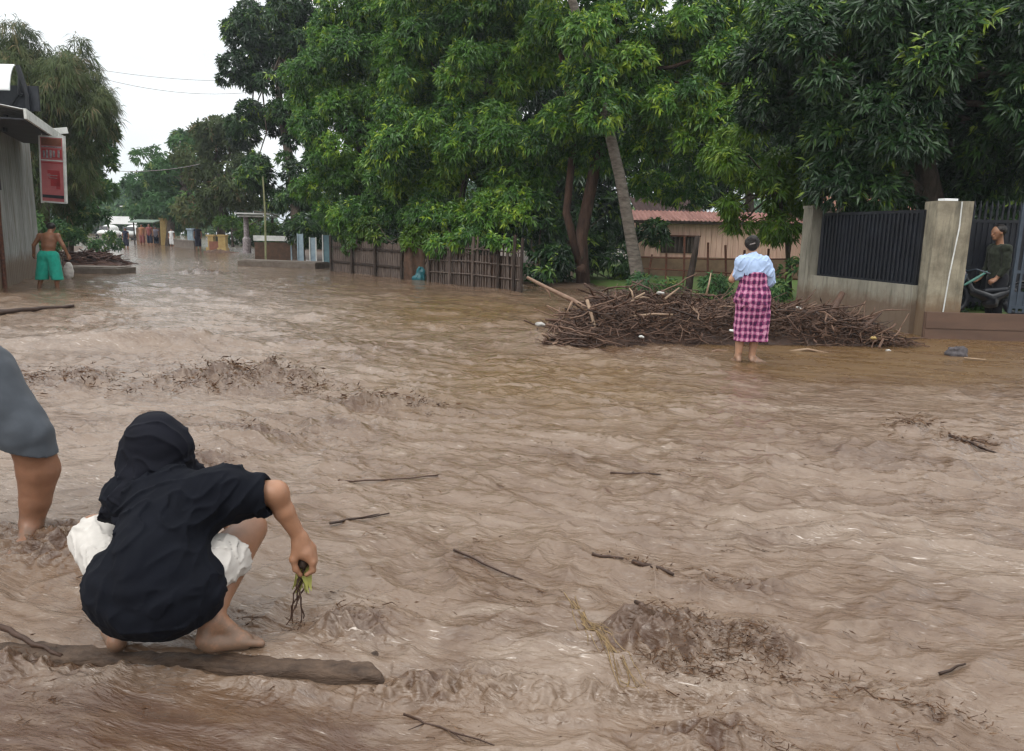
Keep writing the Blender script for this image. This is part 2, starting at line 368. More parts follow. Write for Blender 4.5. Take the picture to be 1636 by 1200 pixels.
    hsum = mth('ADD', mth('ADD', mth('MULTIPLY', nf, 0.4), mth('MULTIPLY', nfine, 0.10)), mth('MULTIPLY', nmid, 2.2))
    bump(nt, b, hsum, 0.8, 0.026)
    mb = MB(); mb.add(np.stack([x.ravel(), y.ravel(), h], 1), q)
    o = mb.build('flood_water', m, smooth=True, extra={'foam_sheen': foam_sheen, 'silt': silt, 'ochre': ochre})
    tag(o, kind='structure')
make_water()

# ground sheet under the water, and the raised yard behind the fences on the right
M_EARTH = mat('wet_earth', (0.10, 0.065, 0.042), (0.05, 0.032, 0.022), rough=0.7, scale=3)
g = MB(); S = 900.0
g.add([(-S, -S, -0.35), (S, -S, -0.35), (S, S, -0.35), (-S, S, -0.35)], np.array([(0, 1, 2, 3)]))
tag(g.build('ground', M_EARTH), kind='structure')

def bank(name, outline, z, m, nse=0.05, res=0.35):
    """raised ground with a lumpy top filling a polygon, falling off at its rim"""
    P = np.array(outline, float); lo, hi = P.min(0), P.max(0)
    nx, ny = int((hi[0] - lo[0]) / res) + 2, int((hi[1] - lo[1]) / res) + 2
    X, Y = np.meshgrid(np.linspace(lo[0], hi[0], nx), np.linspace(lo[1], hi[1], ny), indexing='ij')
    d = np.full(X.shape, 1e9); ins = np.zeros(X.shape, bool)
    for (ax, ay), (bx, by) in zip(P, np.roll(P, -1, 0)):
        t = np.clip(((X - ax) * (bx - ax) + (Y - ay) * (by - ay)) / ((bx - ax) ** 2 + (by - ay) ** 2), 0, 1)
        d = np.minimum(d, np.hypot(X - ax - t * (bx - ax), Y - ay - t * (by - ay)))
        c = ((ay > Y) != (by > Y)) & (X < (bx - ax) * (Y - ay) / (by - ay + 1e-12) + ax); ins ^= c
    sd = np.where(ins, d, -d)
    Z = -0.3 + (z + 0.3) * sstep(-0.1, 1.0, sd) + nse * fbm(X * 0.6, Y * 0.6, 3)
    i = np.arange(nx - 1)[:, None] * ny + np.arange(ny - 1)[None]
    mb = MB(); mb.add(np.stack([X, Y, Z], -1).reshape(-1, 3), np.stack([i, i + ny, i + ny + 1, i + 1], -1).reshape(-1, 4))
    return tag(mb.build(name, m, smooth=True), kind='structure')
M_LAWN = mat('lawn', (0.065, 0.115, 0.022), (0.07, 0.06, 0.03), rough=0.9, scale=1.6, lo=0.25, hi=0.55, bmp=0.6)
bank('yard_ground', [(3.2, 19.2), (6.2, 15.6), (6.9, 12.6), (9.0, 12.2), (14, 12), (30, 12), (30, 40), (3, 40), (1, 24)], 0.16, M_LAWN)
bank('roadside_bank', [(-7.4, 31), (-3.0, 24.6), (0.0, 21.4), (3, 19.6), (3, 60), (-10, 60), (-17, 48)], 0.10, M_EARTH)
bank('left_bank', [(-12.2, 16), (-14, 22), (-20, 36), (-27, 50), (-60, 60), (-60, 14)], 0.06, M_EARTH, res=0.6)
# ------------------------------------------------------------------ bodies: smooth-union distance fields turned into one surface
class Field:
    def __init__(s, k=0.03): s.p, s.k, s.cut, s.fold, s.sub = [], k, [], None, []
    def cap(s, a, b, ra, rb, k=None):
        s.p.append(('c', np.asarray(a, float), np.asarray(b, float), ra, rb, s.k if k is None else k)); return s
    def chain(s, pts, rad, k=0.012):
        for i in range(len(pts) - 1): s.cap(pts[i], pts[i + 1], rad[i], rad[i + 1], s.k if i == 0 else k)
        return s
    def ell(s, c, r, rot=(0, 0, 0), k=None):
        from mathutils import Euler
        M = np.array(Euler(rot).to_matrix())
        s.p.append(('e', np.asarray(c, float), np.asarray(r, float), M, None, s.k if k is None else k)); return s
    def halfspace(s, p, n):          # keeps the side the normal points away from
        n = np.asarray(n, float); s.cut.append((np.asarray(p, float), n / np.linalg.norm(n))); return s
    def _one(s, q, P):
        if q[0] == 'c':
            _, a, b, ra, rb, _k = q; ab = b - a
            t = np.clip(((P - a) @ ab) / (ab @ ab + 1e-12), 0, 1)
            return np.linalg.norm(P - a - t[:, None] * ab, axis=1) - (ra + t * (rb - ra))
        _, c, r, M, _, _k = q
        L = (P - c) @ M
        k0 = np.linalg.norm(L / r, axis=1); k1 = np.linalg.norm(L / r ** 2, axis=1) + 1e-9
        return k0 * (k0 - 1) / k1
    def __call__(s, P):
        d = None
        for q in s.p:
            e = s._one(q, P)
            if d is None: d = e; continue
            k = q[5]; h = np.clip(0.5 + 0.5 * (d - e) / k, 0, 1)
            d = d + (e - d) * h - k * h * (1 - h)
        if s.fold is not None: d = d + s.fold(P)
        for q in s.sub: d = np.maximum(d, -s._one(q, P))
        for p, n in s.cut: d = np.maximum(d, (P - p) @ n)
        return d

def isosurface(f, h, pad=0.06):
    lo = np.full(3, 1e9); hi = -lo
    for q in f.p:
        if q[0] == 'c':
            for c, r in ((q[1], q[3]), (q[2], q[4])): lo = np.minimum(lo, c - r); hi = np.maximum(hi, c + r)
        else:
            R = q[2].max(); lo = np.minimum(lo, q[1] - R); hi = np.maximum(hi, q[1] + R)
    lo -= pad; hi += pad
    B = 12; n = (np.ceil((hi - lo) / h / B).astype(int)) * B
    bc = np.stack(np.meshgrid(*[np.arange(m // B) for m in n], indexing='ij'), -1).reshape(-1, 3)
    cen = lo + (bc * B + (B - 1) / 2) * h
    dc = f(cen); lim = B * h * 0.5 * 1.8 + 0.03
    val = np.repeat(np.repeat(np.repeat(np.sign(dc).reshape(n // B), B, 0), B, 1), B, 2).astype(np.float32)
    loc = np.stack(np.meshgrid(*[np.arange(B)] * 3, indexing='ij'), -1).reshape(-1, 3)
    act = bc[np.abs(dc) < lim]
    for c0 in range(0, len(act), 64):
        idx = (act[c0:c0 + 64, None] * B + loc[None]).reshape(-1, 3)
        val[idx[:, 0], idx[:, 1], idx[:, 2]] = f(lo + idx * h)
    neg = val < 0
    corners = np.array([(i, j, k) for i in (0, 1) for j in (0, 1) for k in (0, 1)])
    sh = tuple(m - 1 for m in n)
    cnt = np.zeros(sh, np.int8)
    for c in corners: cnt += neg[c[0]:c[0] + sh[0], c[1]:c[1] + sh[1], c[2]:c[2] + sh[2]]
    cells = np.argwhere((cnt > 0) & (cnt < 8)); ids = np.full(sh, -1, np.int64); ids[tuple(cells.T)] = np.arange(len(cells))
    cv = np.stack([val[tuple((cells + c).T)] for c in corners], 1)
    acc = np.zeros((len(cells), 3)); num = np.zeros(len(cells))
    for a in range(8):
        for b in range(a + 1, 8):
            if np.abs(corners[a] - corners[b]).sum() != 1: continue
            va, vb = cv[:, a], cv[:, b]; x = (va < 0) != (vb < 0)
            t = np.where(x, va / np.where(x, va - vb, 1), 0)
            acc += np.where(x[:, None], corners[a] + t[:, None] * (corners[b] - corners[a]), 0); num += x
    verts = lo + (cells + acc / num[:, None]) * h
    quads = []
    for ax in range(3):
        o1, o2 = [(1, 2), (2, 0), (0, 1)][ax]
        sl0 = [slice(1, m - 1) for m in n]; sl1 = list(sl0); sl0[ax] = slice(0, n[ax] - 1); sl1[ax] = slice(1, n[ax])
        a, b = neg[tuple(sl0)], neg[tuple(sl1)]
        for flip, mk in ((False, a & ~b), (True, ~a & b)):
            e = np.argwhere(mk)
            if not len(e): continue
            off = np.ones(3, int); off[ax] = 0; e = e + off
            d1 = np.zeros(3, int); d1[o1] = 1; d2 = np.zeros(3, int); d2[o2] = 1
            q = np.stack([ids[tuple((e - d1 - d2).T)], ids[tuple((e - d2).T)], ids[tuple(e.T)], ids[tuple((e - d1).T)]], 1)
            q = q[(q >= 0).all(1)]
            quads.append(q[:, ::-1] if flip else q)
    return verts, np.concatenate(quads)

def skin_mesh(f, h, name, m, parent=None, origin=(0, 0, 0)):
    v, q = isosurface(f, h)
    mb = MB(); mb.add(v, q)
    return mb.build(name, m, parent, origin, smooth=True)

def crease(d, across, along, amp, off=0.0, sharp=3.0):
    """sharp-crested creases running along direction d"""
    d = np.asarray(d, float) / np.linalg.norm(d)
    def fn(P):
        t = P @ d; q = (P - t[:, None] * d) * across + (t * along)[:, None] * d + off
        q = q + 0.35 * n3(P * 9 + off)[:, None]
        r = np.clip(1 - 2.2 * np.abs(n3(q)), 0, 1); return -amp * r ** sharp
    return fn
def folds(freq, amp, stretch=(1, 1, 1), off=0.0):
    s = np.asarray(stretch, float)
    def fn(P):
        a = n3(P * freq * s + off + 0.5)
        return amp * (1 - 2 * np.abs(a)) * 0.7 + amp * 0.5 * n3(P * freq * 2.1 * s + 7 + off)
    return fn

def skinmat(name, c, wet=0.45):
    m, nt, b = newmat(name)
    d = tuple(x * 0.72 for x in c)
    tcz = nt.nodes.new('ShaderNodeTexCoord'); sp = nt.nodes.new('ShaderNodeSeparateXYZ'); nt.links.new(tcz.outputs['Object'], sp.inputs[0])
    k = nt.nodes.new('ShaderNodeMath'); k.operation = 'MULTIPLY_ADD'; nt.links.new(noise(nt, 22, 5, 0.7), k.inputs[0]); k.inputs[1].default_value = -0.45; nt.links.new(sp.outputs[2], k.inputs[2])
    ad = nt.nodes.new('ShaderNodeMath'); ad.operation = 'ADD'; nt.links.new(k.outputs[0], ad.inputs[0]); ad.inputs[1].default_value = 0.5
    mx = nt.nodes.new('ShaderNodeMix'); mx.data_type = 'RGBA'; nt.links.new(ramp(nt, ad.outputs[0], [(0.30, (0.8,) * 3), (0.42, (0, 0, 0))]), mx.inputs[0])     # dried mud up the ankles
    nt.links.new(ramp(nt, noise(nt, 9, 5, 0.6), [(0.35, d), (0.65, c)]), mx.inputs[6]); mx.inputs[7].default_value = (0.12, 0.08, 0.055, 1); nt.links.new(mx.outputs[2], b.inputs['Base Color'])
    b.inputs['Roughness'].default_value = wet; b.inputs['Specular IOR Level'].default_value = 0.4
    b.inputs['Subsurface Weight'].default_value = 0.12; b.inputs['Subsurface Radius'].default_value = (0.02, 0.008, 0.004); b.inputs['Subsurface Scale'].default_value = 0.4
    bump(nt, b, noise(nt, 120, 3, 0.6), 0.12, 0.002)
    return m
SKIN = skinmat('tan_skin', (0.30, 0.152, 0.088)); SKIN_D = skinmat('brown_skin', (0.23, 0.105, 0.058)); SKIN_L = skinmat('light_tan_skin', (0.42, 0.235, 0.15))
def cloth(name, c, scale=9.0, bmp=0.25, var=0.75, rough=0.9, sheen=0.08):
    m, nt, b = newmat(name)
    nt.links.new(ramp(nt, noise(nt, scale, 5, 0.6), [(0.3, tuple(x * var for x in c)), (0.7, c)]), b.inputs['Base Color'])
    b.inputs['Roughness'].default_value = rough; b.inputs['Specular IOR Level'].default_value = 0.15; b.inputs['Sheen Weight'].default_value = sheen
    wv = noise(nt, 350, 2, 0.5); bump(nt, b, wv, bmp, 0.002)
    return m
NAVY = cloth('navy_cotton', (0.0036, 0.0046, 0.0085), sheen=0); NAVY2 = cloth('dark_navy_headscarf_cloth', (0.0062, 0.0068, 0.0115), sheen=0)
WHITE = cloth('white_cotton', (0.52, 0.49, 0.455), var=0.8); SLATE = cloth('slate_grey_jersey', (0.060, 0.068, 0.080))
GREEN = cloth('sea_green_cloth', (0.018, 0.30, 0.22)); SKYB = cloth('pale_blue_cloth', (0.36, 0.47, 0.68), var=0.85); HAIR = mat('black_hair', (0.012, 0.009, 0.008), rough=0.5, scale=40, stretch=(1, 1, 0.2))
CAMO = cloth('dark_olive_cloth', (0.035, 0.042, 0.028), scale=22, var=0.25); DARKC = cloth('charcoal_cloth', (0.02, 0.02, 0.025))

def add_head(f, c, r, fwd, face=True):
    """skull, jaw, nose, ears; fwd is the direction the face looks"""
    fwd = np.asarray(fwd, float); fwd = fwd / np.linalg.norm(fwd); c = np.asarray(c, float)
    up = V(0, 0, 1); side = np.cross(fwd, up); side /= np.linalg.norm(side); up = np.cross(side, fwd)
    f.ell(c + up * 0.12 * r, (r * 0.86, r * 0.95, r * 1.0), (0, 0, math.atan2(-fwd[0], fwd[1])), 0.02)
    f.cap(c + fwd * 0.25 * r - up * 0.55 * r, c + fwd * 0.5 * r - up * 0.85 * r, r * 0.55, r * 0.38, 0.03)
    if face:
        f.cap(c + fwd * 0.85 * r + up * 0.05 * r, c + fwd * 1.08 * r - up * 0.28 * r, r * 0.09, r * 0.15, 0.012)
        for s in (-1, 1):
            f.ell(c + side * s * r * 0.86 - up * 0.1 * r, (r * 0.1, r * 0.2, r * 0.28), (0, 0, math.atan2(-fwd[0], fwd[1])), 0.01)
            f.ell(c + fwd * 0.84 * r + side * s * 0.32 * r + up * 0.13 * r, (r * 0.16, r * 0.1, r * 0.09), (0, 0, math.atan2(-fwd[0], fwd[1])), 0.01)
        for dz in (-0.5, -0.6): f.cap(c + fwd * 0.88 * r + side * 0.22 * r + up * dz * r, c + fwd * 0.88 * r - side * 0.22 * r + up * dz * r, r * 0.08, r * 0.08, 0.01)

def add_foot(f, heel, toe, ank, s=1.0):
    heel, toe, ank = [np.asarray(a, float) for a in (heel, toe, ank)]
    d = toe - heel; L = np.linalg.norm(d); d = d / L; side = np.cross(d, V(0, 0, 1))
    f.cap(ank, heel + V(0, 0, 0.018), 0.036 * s, 0.031 * s, 0.02)
    f.cap(ank + d * 0.02, heel + d * L * 0.66 + V(0, 0, 0.008), 0.036 * s, 0.024 * s, 0.025)
    f.cap(heel + d * L * 0.15, heel + d * L * 0.72 + side * 0.012 * s, 0.028 * s, 0.027 * s, 0.02)
    f.cap(heel + d * L * 0.1, heel + d * L * 0.70 - side * 0.022 * s, 0.025 * s, 0.021 * s, 0.02)
    for i, (o, l, r) in enumerate(((0.029, 1.0, 0.0125), (0.0095, 1.0, 0.0085), (-0.0065, 0.96, 0.008), (-0.021, 0.91, 0.0075), (-0.034, 0.85, 0.007))):
        a = heel + d * L * 0.68 + side * o * s * 0.9 + V(0, 0, 0.004); f.cap(a, heel + d * L * l + side * o * s * 1.1 - V(0, 0, 0.006), r * 1.1 * s, r * s, 0.004)

def simple_hand(f, wr, d, n, s=1.0, curl=0.5):
    """palm, four unequal bent fingers, thumb from the palm's side; d = pointing, n = palm normal"""
    d = np.asarray(d, float); d /= np.linalg.norm(d); n = np.asarray(n, float); n = n - d * (n @ d); n /= np.linalg.norm(n); sd = np.cross(d, n)
    wr = np.asarray(wr, float)
    f.cap(wr, wr + d * 0.05 * s, 0.024 * s, 0.026 * s, 0.02)
    for i, (o, L) in enumerate(((0.030, 0.070), (0.010, 0.078), (-0.010, 0.072), (-0.028, 0.056))):
        a = wr + d * 0.045 * s + sd * o * 0.7 * s; b = wr + d * 0.088 * s + sd * o * s
        c = b + (d * math.cos(curl) + n * math.sin(curl)) * L * 0.5 * s
        e = c + (d * math.cos(curl * 2.2) + n * math.sin(curl * 2.2)) * L * 0.5 * s
        f.chain([a, b, c, e], [0.013 * s, 0.0105 * s, 0.009 * s, 0.0075 * s], 0.006)
    a = wr + d * 0.025 * s + sd * 0.02 * s; b = a + (d * 0.03 + sd * 0.03 + n * 0.012) * s; c = b + (d * 0.032 + sd * 0.004 + n * 0.016) * s
    f.chain([a, b, c], [0.015 * s, 0.0115 * s, 0.009 * s], 0.008)

def person(label, base, body_f, h, skin, group=None):
    o = skin_mesh(body_f, h, 'person', skin, None, base)
    return tag(o, label, 'person', group)

# ---- crouching person in a navy headscarf
def make_croucher():
    base = V(-1.2, 2.45, 0.02)
    heelR, toeR, ankR = V(-1.065, 2.465, 0.045), V(-0.895, 2.545, 0.032), V(-1.055, 2.50, 0.115)
    heelL, toeL, ankL = V(-1.365, 2.45, 0.045), V(-1.47, 2.62, 0.03), V(-1.375, 2.50, 0.115)
    kneeR, kneeL = V(-1.005, 2.79, 0.345), V(-1.575, 2.72, 0.345)
    hipR, hipL = V(-1.10, 2.42, 0.265), V(-1.30, 2.42, 0.265)
    shR, shL = V(-1.055, 2.63, 0.555), V(-1.385, 2.63, 0.525)
    elR, wrR = V(-0.865, 2.68, 0.535), V(-0.79, 2.72, 0.345)
    b = Field(0.03)
    b.ell((-1.2, 2.43, 0.27), (0.17, 0.13, 0.13)).cap((-1.2, 2.46, 0.32), (-1.22, 2.62, 0.50), 0.12, 0.12).cap(shL, shR, 0.055, 0.055)
    b.cap((-1.24, 2.64, 0.54), (-1.3, 2.72, 0.64), 0.05, 0.05)
    add_head(b, (-1.315, 2.745, 0.685), 0.098, (0.55, 0.8, -0.25))
    b.chain([hipR, hipR * 0.45 + kneeR * 0.55, kneeR], [0.088, 0.076, 0.058]).chain([hipL, kneeL], [0.088, 0.058])
    for k_, a_, h_, t_, sx in ((kneeR, ankR, heelR, toeR, 1), (kneeL, ankL, heelL, toeL, -1)):
        calf = k_ * 0.68 + a_ * 0.32 + V(0.0, -0.022, -0.005)
        b.chain([k_ + V(0, 0.005, 0.0), calf, a_ * 0.8 + k_ * 0.2, a_], [0.056, 0.054, 0.036, 0.033]); add_foot(b, h_, t_, a_, 1.02)
        b.ell(k_ + V(0, 0.025, 0.012), (0.045, 0.045, 0.048))
    # right arm reaching out and down, hand hanging with the fingers closed round weeds
    b.chain([shR, V(-0.955, 2.66, 0.552), elR], [0.056, 0.046, 0.040]).chain([elR, V(-0.838, 2.695, 0.46), wrR], [0.041, 0.037, 0.025])
    b.ell(elR + V(0.008, 0, 0.002), (0.034, 0.034, 0.034))
    pal = V(-0.772, 2.73, 0.29)
    b.cap(wrR, pal, 0.024, 0.024, 0.02); b.cap(wrR + V(0.005, 0.02, -0.01), pal + V(0.012, 0.028, 0.0), 0.019, 0.02, 0.02); b.cap(wrR, pal + V(0.004, -0.02, 0.004), 0.02, 0.019, 0.02)
    for i, (oy, L) in enumerate(((-0.030, 0.95), (-0.008, 1.08), (0.014, 1.0), (0.034, 0.8))):
        a = pal + V(0.006 - 0.004 * i, oy, -0.002); k1 = a + V(0.026, 0.002, -0.036) * L; k2 = k1 + V(0.0, -0.004, -0.032) * L; e = k2 + V(-0.022, -0.006, -0.014) * L
        b.chain([a, k1, k2, e], [0.0125, 0.0105, 0.0095, 0.008], 0.006)
    t0 = wrR + V(-0.008, -0.014, -0.028)
    b.chain([t0, t0 + V(-0.012, -0.014, -0.045), t0 + V(-0.004, -0.012, -0.085), t0 + V(0.012, -0.006, -0.112)], [0.017, 0.0135, 0.011, 0.0085], 0.01)
    # left arm tucked in front
    b.chain([shL, V(-1.43, 2.82, 0.42), V(-1.27, 2.95, 0.33)], [0.055, 0.04, 0.026]); simple_hand(b, (-1.27, 2.95, 0.33), (0.8, 0.3, -0.3), (0, -0.3, -1))
    o = person('person crouching on the kerb in navy headscarf, navy T-shirt and white shorts', base, b, 0.0042, SKIN)
    # shirt
    s = Field(0.05)
    s.ell((-1.215, 2.43, 0.285), (0.205, 0.165, 0.135), (0.25, 0, 0)).ell((-1.205, 2.405, 0.232), (0.18, 0.14, 0.115))
    s.cap((-1.205, 2.46, 0.36), (-1.22, 2.58, 0.47), 0.16, 0.148).ell((-1.215, 2.615, 0.505), (0.19, 0.115, 0.115), (0, 0.06, 0))
    s.cap(shL + V(0.02, 0, -0.01), shR, 0.082, 0.08); s.cap((-1.23, 2.64, 0.56), (-1.27, 2.68, 0.60), 0.075, 0.065)
    s.chain([shR, V(-1.0, 2.645, 0.545), V(-0.885, 2.67, 0.535)], [0.085, 0.08, 0.074], 0.05); s.chain([shR + V(-0.02, -0.02, -0.06), V(-0.96, 2.65, 0.50)], [0.07, 0.045], 0.05)
    s.chain([shL, shL + V(-0.03, 0.12, -0.07)], [0.08, 0.072], 0.04)
    s.cap((-1.33, 2.44, 0.28), (-1.385, 2.49, 0.30), 0.11, 0.085, 0.06).cap((-1.11, 2.44, 0.275), (-1.075, 2.47, 0.285), 0.105, 0.085, 0.06)
    s.cap((-1.16, 2.42, 0.225), (-1.085, 2.445, 0.235), 0.10, 0.09, 0.05).cap((-1.30, 2.42, 0.225), (-1.35, 2.44, 0.235), 0.10, 0.085, 0.05)
    fa, fb = folds(7, 0.012, (1.0, 0.6, 0.8)), folds(16, 0.0055, (1, 1, 0.5), 3.0)
    c1 = crease((0.75, 0.1, 0.65), 13, 3.0, 0.015, 1.0); c2 = crease((1, 0, 0.12), 15, 3.5, 0.012, 4.0); c3 = crease((0.15, 0.4, 1), 14, 3.0, 0.012, 8.0)
    def sl(P):      # pulls from shoulder blade to sleeve, drag lines across the seat
        t = np.sin((P[:, 0] * 0.55 - P[:, 2] * 0.9 + 0.05 * np.sin(P[:, 0] * 9)) * 62) * 0.004 * np.clip((P[:, 0] + 1.14) / 0.1, 0, 1) * np.clip((P[:, 2] - 0.38) / 0.1, 0, 1)
        u_ = np.sin((P[:, 2] - 0.28 * np.abs(P[:, 0] + 1.2)) * 70 + 2.5 * np.sin(P[:, 0] * 8)) * 0.0028 * np.clip((0.42 - P[:, 2]) / 0.1, 0, 1) * np.clip((P[:, 2] - 0.22) / 0.06, 0, 1)
        m1 = np.clip((P[:, 2] - 0.36) / 0.12, 0, 1); m2_ = 1 - np.clip((P[:, 2] - 0.30) / 0.12, 0, 1)
        return fa(P) * 0.7 + fb(P) * 0.6 + t + u_ + c1(P) * m1 * 0.75 + c2(P) * m2_ * 0.5 + c3(P) * 0.35
    s.fold = sl
    e = V(-0.883, 2.67, 0.535); s.halfspace(e, (1, 0.08, 0.12))
    s.sub.append(('c', e + V(-0.045, -0.008, 0), e + V(0.3, 0.02, -0.02), 0.058, 0.068, 0))
    s.halfspace((0, 2.56, 0.2), V(0, 0.5, -0.62)) ; s.halfspace((-1.2, 2.42, 0.13), (0.0, 0.12, -1))
    skin_mesh(s, 0.0055, 'shirt', NAVY, o, base)
    # headscarf
    k = Field(0.035)
    k.ell((-1.325, 2.735, 0.690), (0.108, 0.130, 0.122), (0.25, 0, 0)).ell((-1.285, 2.755, 0.668), (0.090, 0.11, 0.088), (0, -0.3, 0), k=0.05).cap((-1.39, 2.72, 0.67), (-1.385, 2.69, 0.60), 0.055, 0.058, 0.04)
    k.cap((-1.335, 2.70, 0.62), (-1.32, 2.665, 0.575), 0.088, 0.088, 0.03)
    k.cap((-1.325, 2.655, 0.565), (-1.345, 2.60, 0.505), 0.10, 0.085, 0.03).cap((-1.25, 2.65, 0.575), (-1.18, 2.62, 0.555), 0.07, 0.055, 0.03)
    k.cap((-1.38, 2.63, 0.53), (-1.425, 2.62, 0.475), 0.072, 0.05, 0.03).cap((-1.27, 2.56, 0.535), (-1.215, 2.535, 0.515), 0.048, 0.03, 0.03)
    k.chain([(-1.30, 2.80, 0.60), (-1.27, 2.80, 0.50)], [0.09, 0.1], 0.03)
    ka = folds(8, 0.011, (0.6, 0.8, 1.4), 5.0)
    k1 = crease((0.8, 0.3, -0.5), 14, 3.0, 0.008, 2.0); k2 = crease((0.8, 0.2, 0.55), 20, 4.0, 0.012, 6.0)
    def kf(P):
        z = P[:, 2]; x = P[:, 0] + 1.31
        neck = 0.009 * np.exp(-((z - 0.612 - 0.25 * x - 1.2 * x * x) / 0.012) ** 2)     # gathered band under the skull
        diag = 0.0045 * np.sin((z * 0.8 - x * 0.75) * 75 + 1.5 * np.sin(x * 20)) * np.clip((0.61 - z) / 0.03, 0, 1)
        hd = 0.004 * np.sin((z * 0.9 + x * 0.45) * 48 + np.sin(x * 17)) * np.clip((z - 0.60) / 0.03, 0, 1) * np.clip((0.70 - z) / 0.05, 0, 1)
        return ka(P) * 0.7 + neck + diag + hd + k1(P) + k2(P) * np.clip((0.63 - z) / 0.04, 0, 1)
    k.fold = kf
    k.sub.append(('e', V(-1.255, 2.84, 0.675), V(0.066, 0.055, 0.082), np.eye(3), None, 0))
    skin_mesh(k, 0.0048, 'headscarf', NAVY2, o, base)
    # white shorts
    t = Field(0.03)
    t.ell((-1.2, 2.45, 0.28), (0.15, 0.11, 0.10)); t.chain([hipR, hipR * 0.32 + kneeR * 0.68], [0.075, 0.103]); t.chain([hipL, hipL * 0.08 + kneeL * 0.92], [0.085, 0.085])
    tf = crease((0.6, -0.5, -0.6), 24, 6.0, 0.009, 3.0); tf2 = folds(16, 0.004)
    t.fold = lambda P: tf(P) + tf2(P)
    dR = (kneeR - hipR) / np.linalg.norm(kneeR - hipR); dL = (kneeL - hipL) / np.linalg.norm(kneeL - hipL)
    cR, cL = hipR + dR * 0.235, hipL + dL * 0.425
    def cutf(P, base_f=t.fold):
        return base_f(P)
    old = t.__class__.__call__
    def call(P):
        d = old(t, P)
        right = P[:, 0] > -1.2
        pr = np.where(right, (P - cR) @ (dR + V(-0.15, 0, 0.1)), (P - cL) @ dL)
        d = np.maximum(d, pr)
        hol = np.where(right, t._one(('c', hipR + dR * 0.2, kneeR, 0.086, 0.084, 0), P), t._one(('c', hipL + dL * 0.36, kneeL + dL * 0.05, 0.07, 0.07, 0), P))
        return np.maximum(d, -hol)
    class W:
        p = t.p
        def __call__(s_, P): return call(P)
    skin_mesh(W(), 0.006, 'shorts', WHITE, o, base)
make_croucher()

# ---- barefoot person cut by the left edge
def make_left_person():
    base = V(-2.3, 3.4, 0.0)
    b = Field(0.035)
    knee, ank = V(-2.215, 3.40, 0.50), V(-2.255, 3.40, 0.10)
    hip, pel = V(-2.42, 3.44, 0.80), V(-2.52, 3.45, 0.86)
    b.chain([pel, hip + V(-0.03, 0, -0.03), knee], [0.13, 0.10, 0.082]); b.chain([knee, V(-2.212, 3.425, 0.36), V(-2.235, 3.415, 0.21), ank], [0.086, 0.090, 0.066, 0.050], 0.015)
    add_foot(b, (-2.275, 3.44, 0.05), (-2.205, 3.22, 0.035), ank, 1.1)
    k2, a2 = V(-2.66, 3.30, 0.50), V(-2.70, 3.40, 0.10)
    b.chain([V(-2.62, 3.45, 0.82), k2, V(-2.68, 3.37, 0.36), a2], [0.12, 0.078, 0.08, 0.043]); add_foot(b, (-2.72, 3.44, 0.035), (-2.70, 3.2, 0.018), a2, 1.1)
    ch = V(-2.86, 3.36, 1.22); b.chain([pel, ch], [0.14, 0.15]).cap(ch + V(0.02, 0.17, 0.06), ch + V(-0.02, -0.17, 0.06), 0.06, 0.06)
    b.cap(ch, ch + V(-0.14, -0.02, 0.22), 0.07, 0.05); add_head(b, ch + V(-0.18, -0.03, 0.32), 0.1, (-0.9, -0.3, -0.3))
    for sy in (0.19, -0.19):
        s0 = ch + V(0, sy, 0.05); e0 = s0 + V(-0.06, sy * 0.2, -0.28); w0 = e0 + V(-0.12, -sy * 0.2, -0.2)
        b.chain([s0, e0, w0], [0.055, 0.043, 0.028]); simple_hand(b, w0, (-0.4, 0, -1), (-1, 0, 0))
    o = person('barefoot person cut off by the left frame edge, in dark grey knee-length bottoms', base, b, 0.0065, skinmat('tan_brown_skin', (0.225, 0.108, 0.062)))
    s = Field(0.07)
    s.ell((-2.53, 3.44, 0.81), (0.20, 0.2, 0.19)); s.chain([V(-2.44, 3.43, 0.76), V(-2.245, 3.40, 0.53), V(-2.22, 3.4, 0.40)], [0.165, 0.122, 0.116]); s.chain([V(-2.6, 3.42, 0.8), V(-2.66, 3.32, 0.4)], [0.16, 0.115])
    fa = folds(6, 0.008, (1, 1, 1.2), 1.0)
    def ff(P): return fa(P) + 0.0035 * np.sin((P[:, 2] * 0.9 - P[:, 0] * 0.35) * 60 + 4 * n3(P * 5)) * np.clip((0.70 - P[:, 2]) / 0.1, 0, 1) * np.clip((P[:, 2] - 0.5) / 0.05, 0, 1)
    s.fold = ff
    s.halfspace((-2.21, 3.4, 0.465), (-0.28, 0, -1)); s.sub.append(('c', V(-2.225, 3.40, 0.50), V(-2.21, 3.4, 0.2), 0.086, 0.09, 0)); s.halfspace((-2.5, 3.4, 0.98), (-0.3, 0, 1))
    skin_mesh(s, 0.007, 'shorts', SLATE, o, base)
    t = Field(0.05); t.chain([V(-2.57, 3.44, 0.92), ch, ch + V(-0.04, 0, 0.08)], [0.185, 0.18, 0.14]).cap(ch + V(0.02, 0.2, 0.05), ch + V(-0.02, -0.2, 0.05), 0.09, 0.09)
    for sy in (0.2, -0.2): t.cap(ch + V(0, sy, 0.05), ch + V(-0.04, sy * 1.1, -0.12), 0.09, 0.08)
    t.fold = folds(8, 0.006); skin_mesh(t, 0.01, 'shirt', SLATE, o, base)
    hr = Field(0.03); hr.ell(ch + V(-0.16, -0.02, 0.35), (0.105, 0.105, 0.1)); skin_mesh(hr, 0.01, 'hair', HAIR, o, base)
make_left_person()

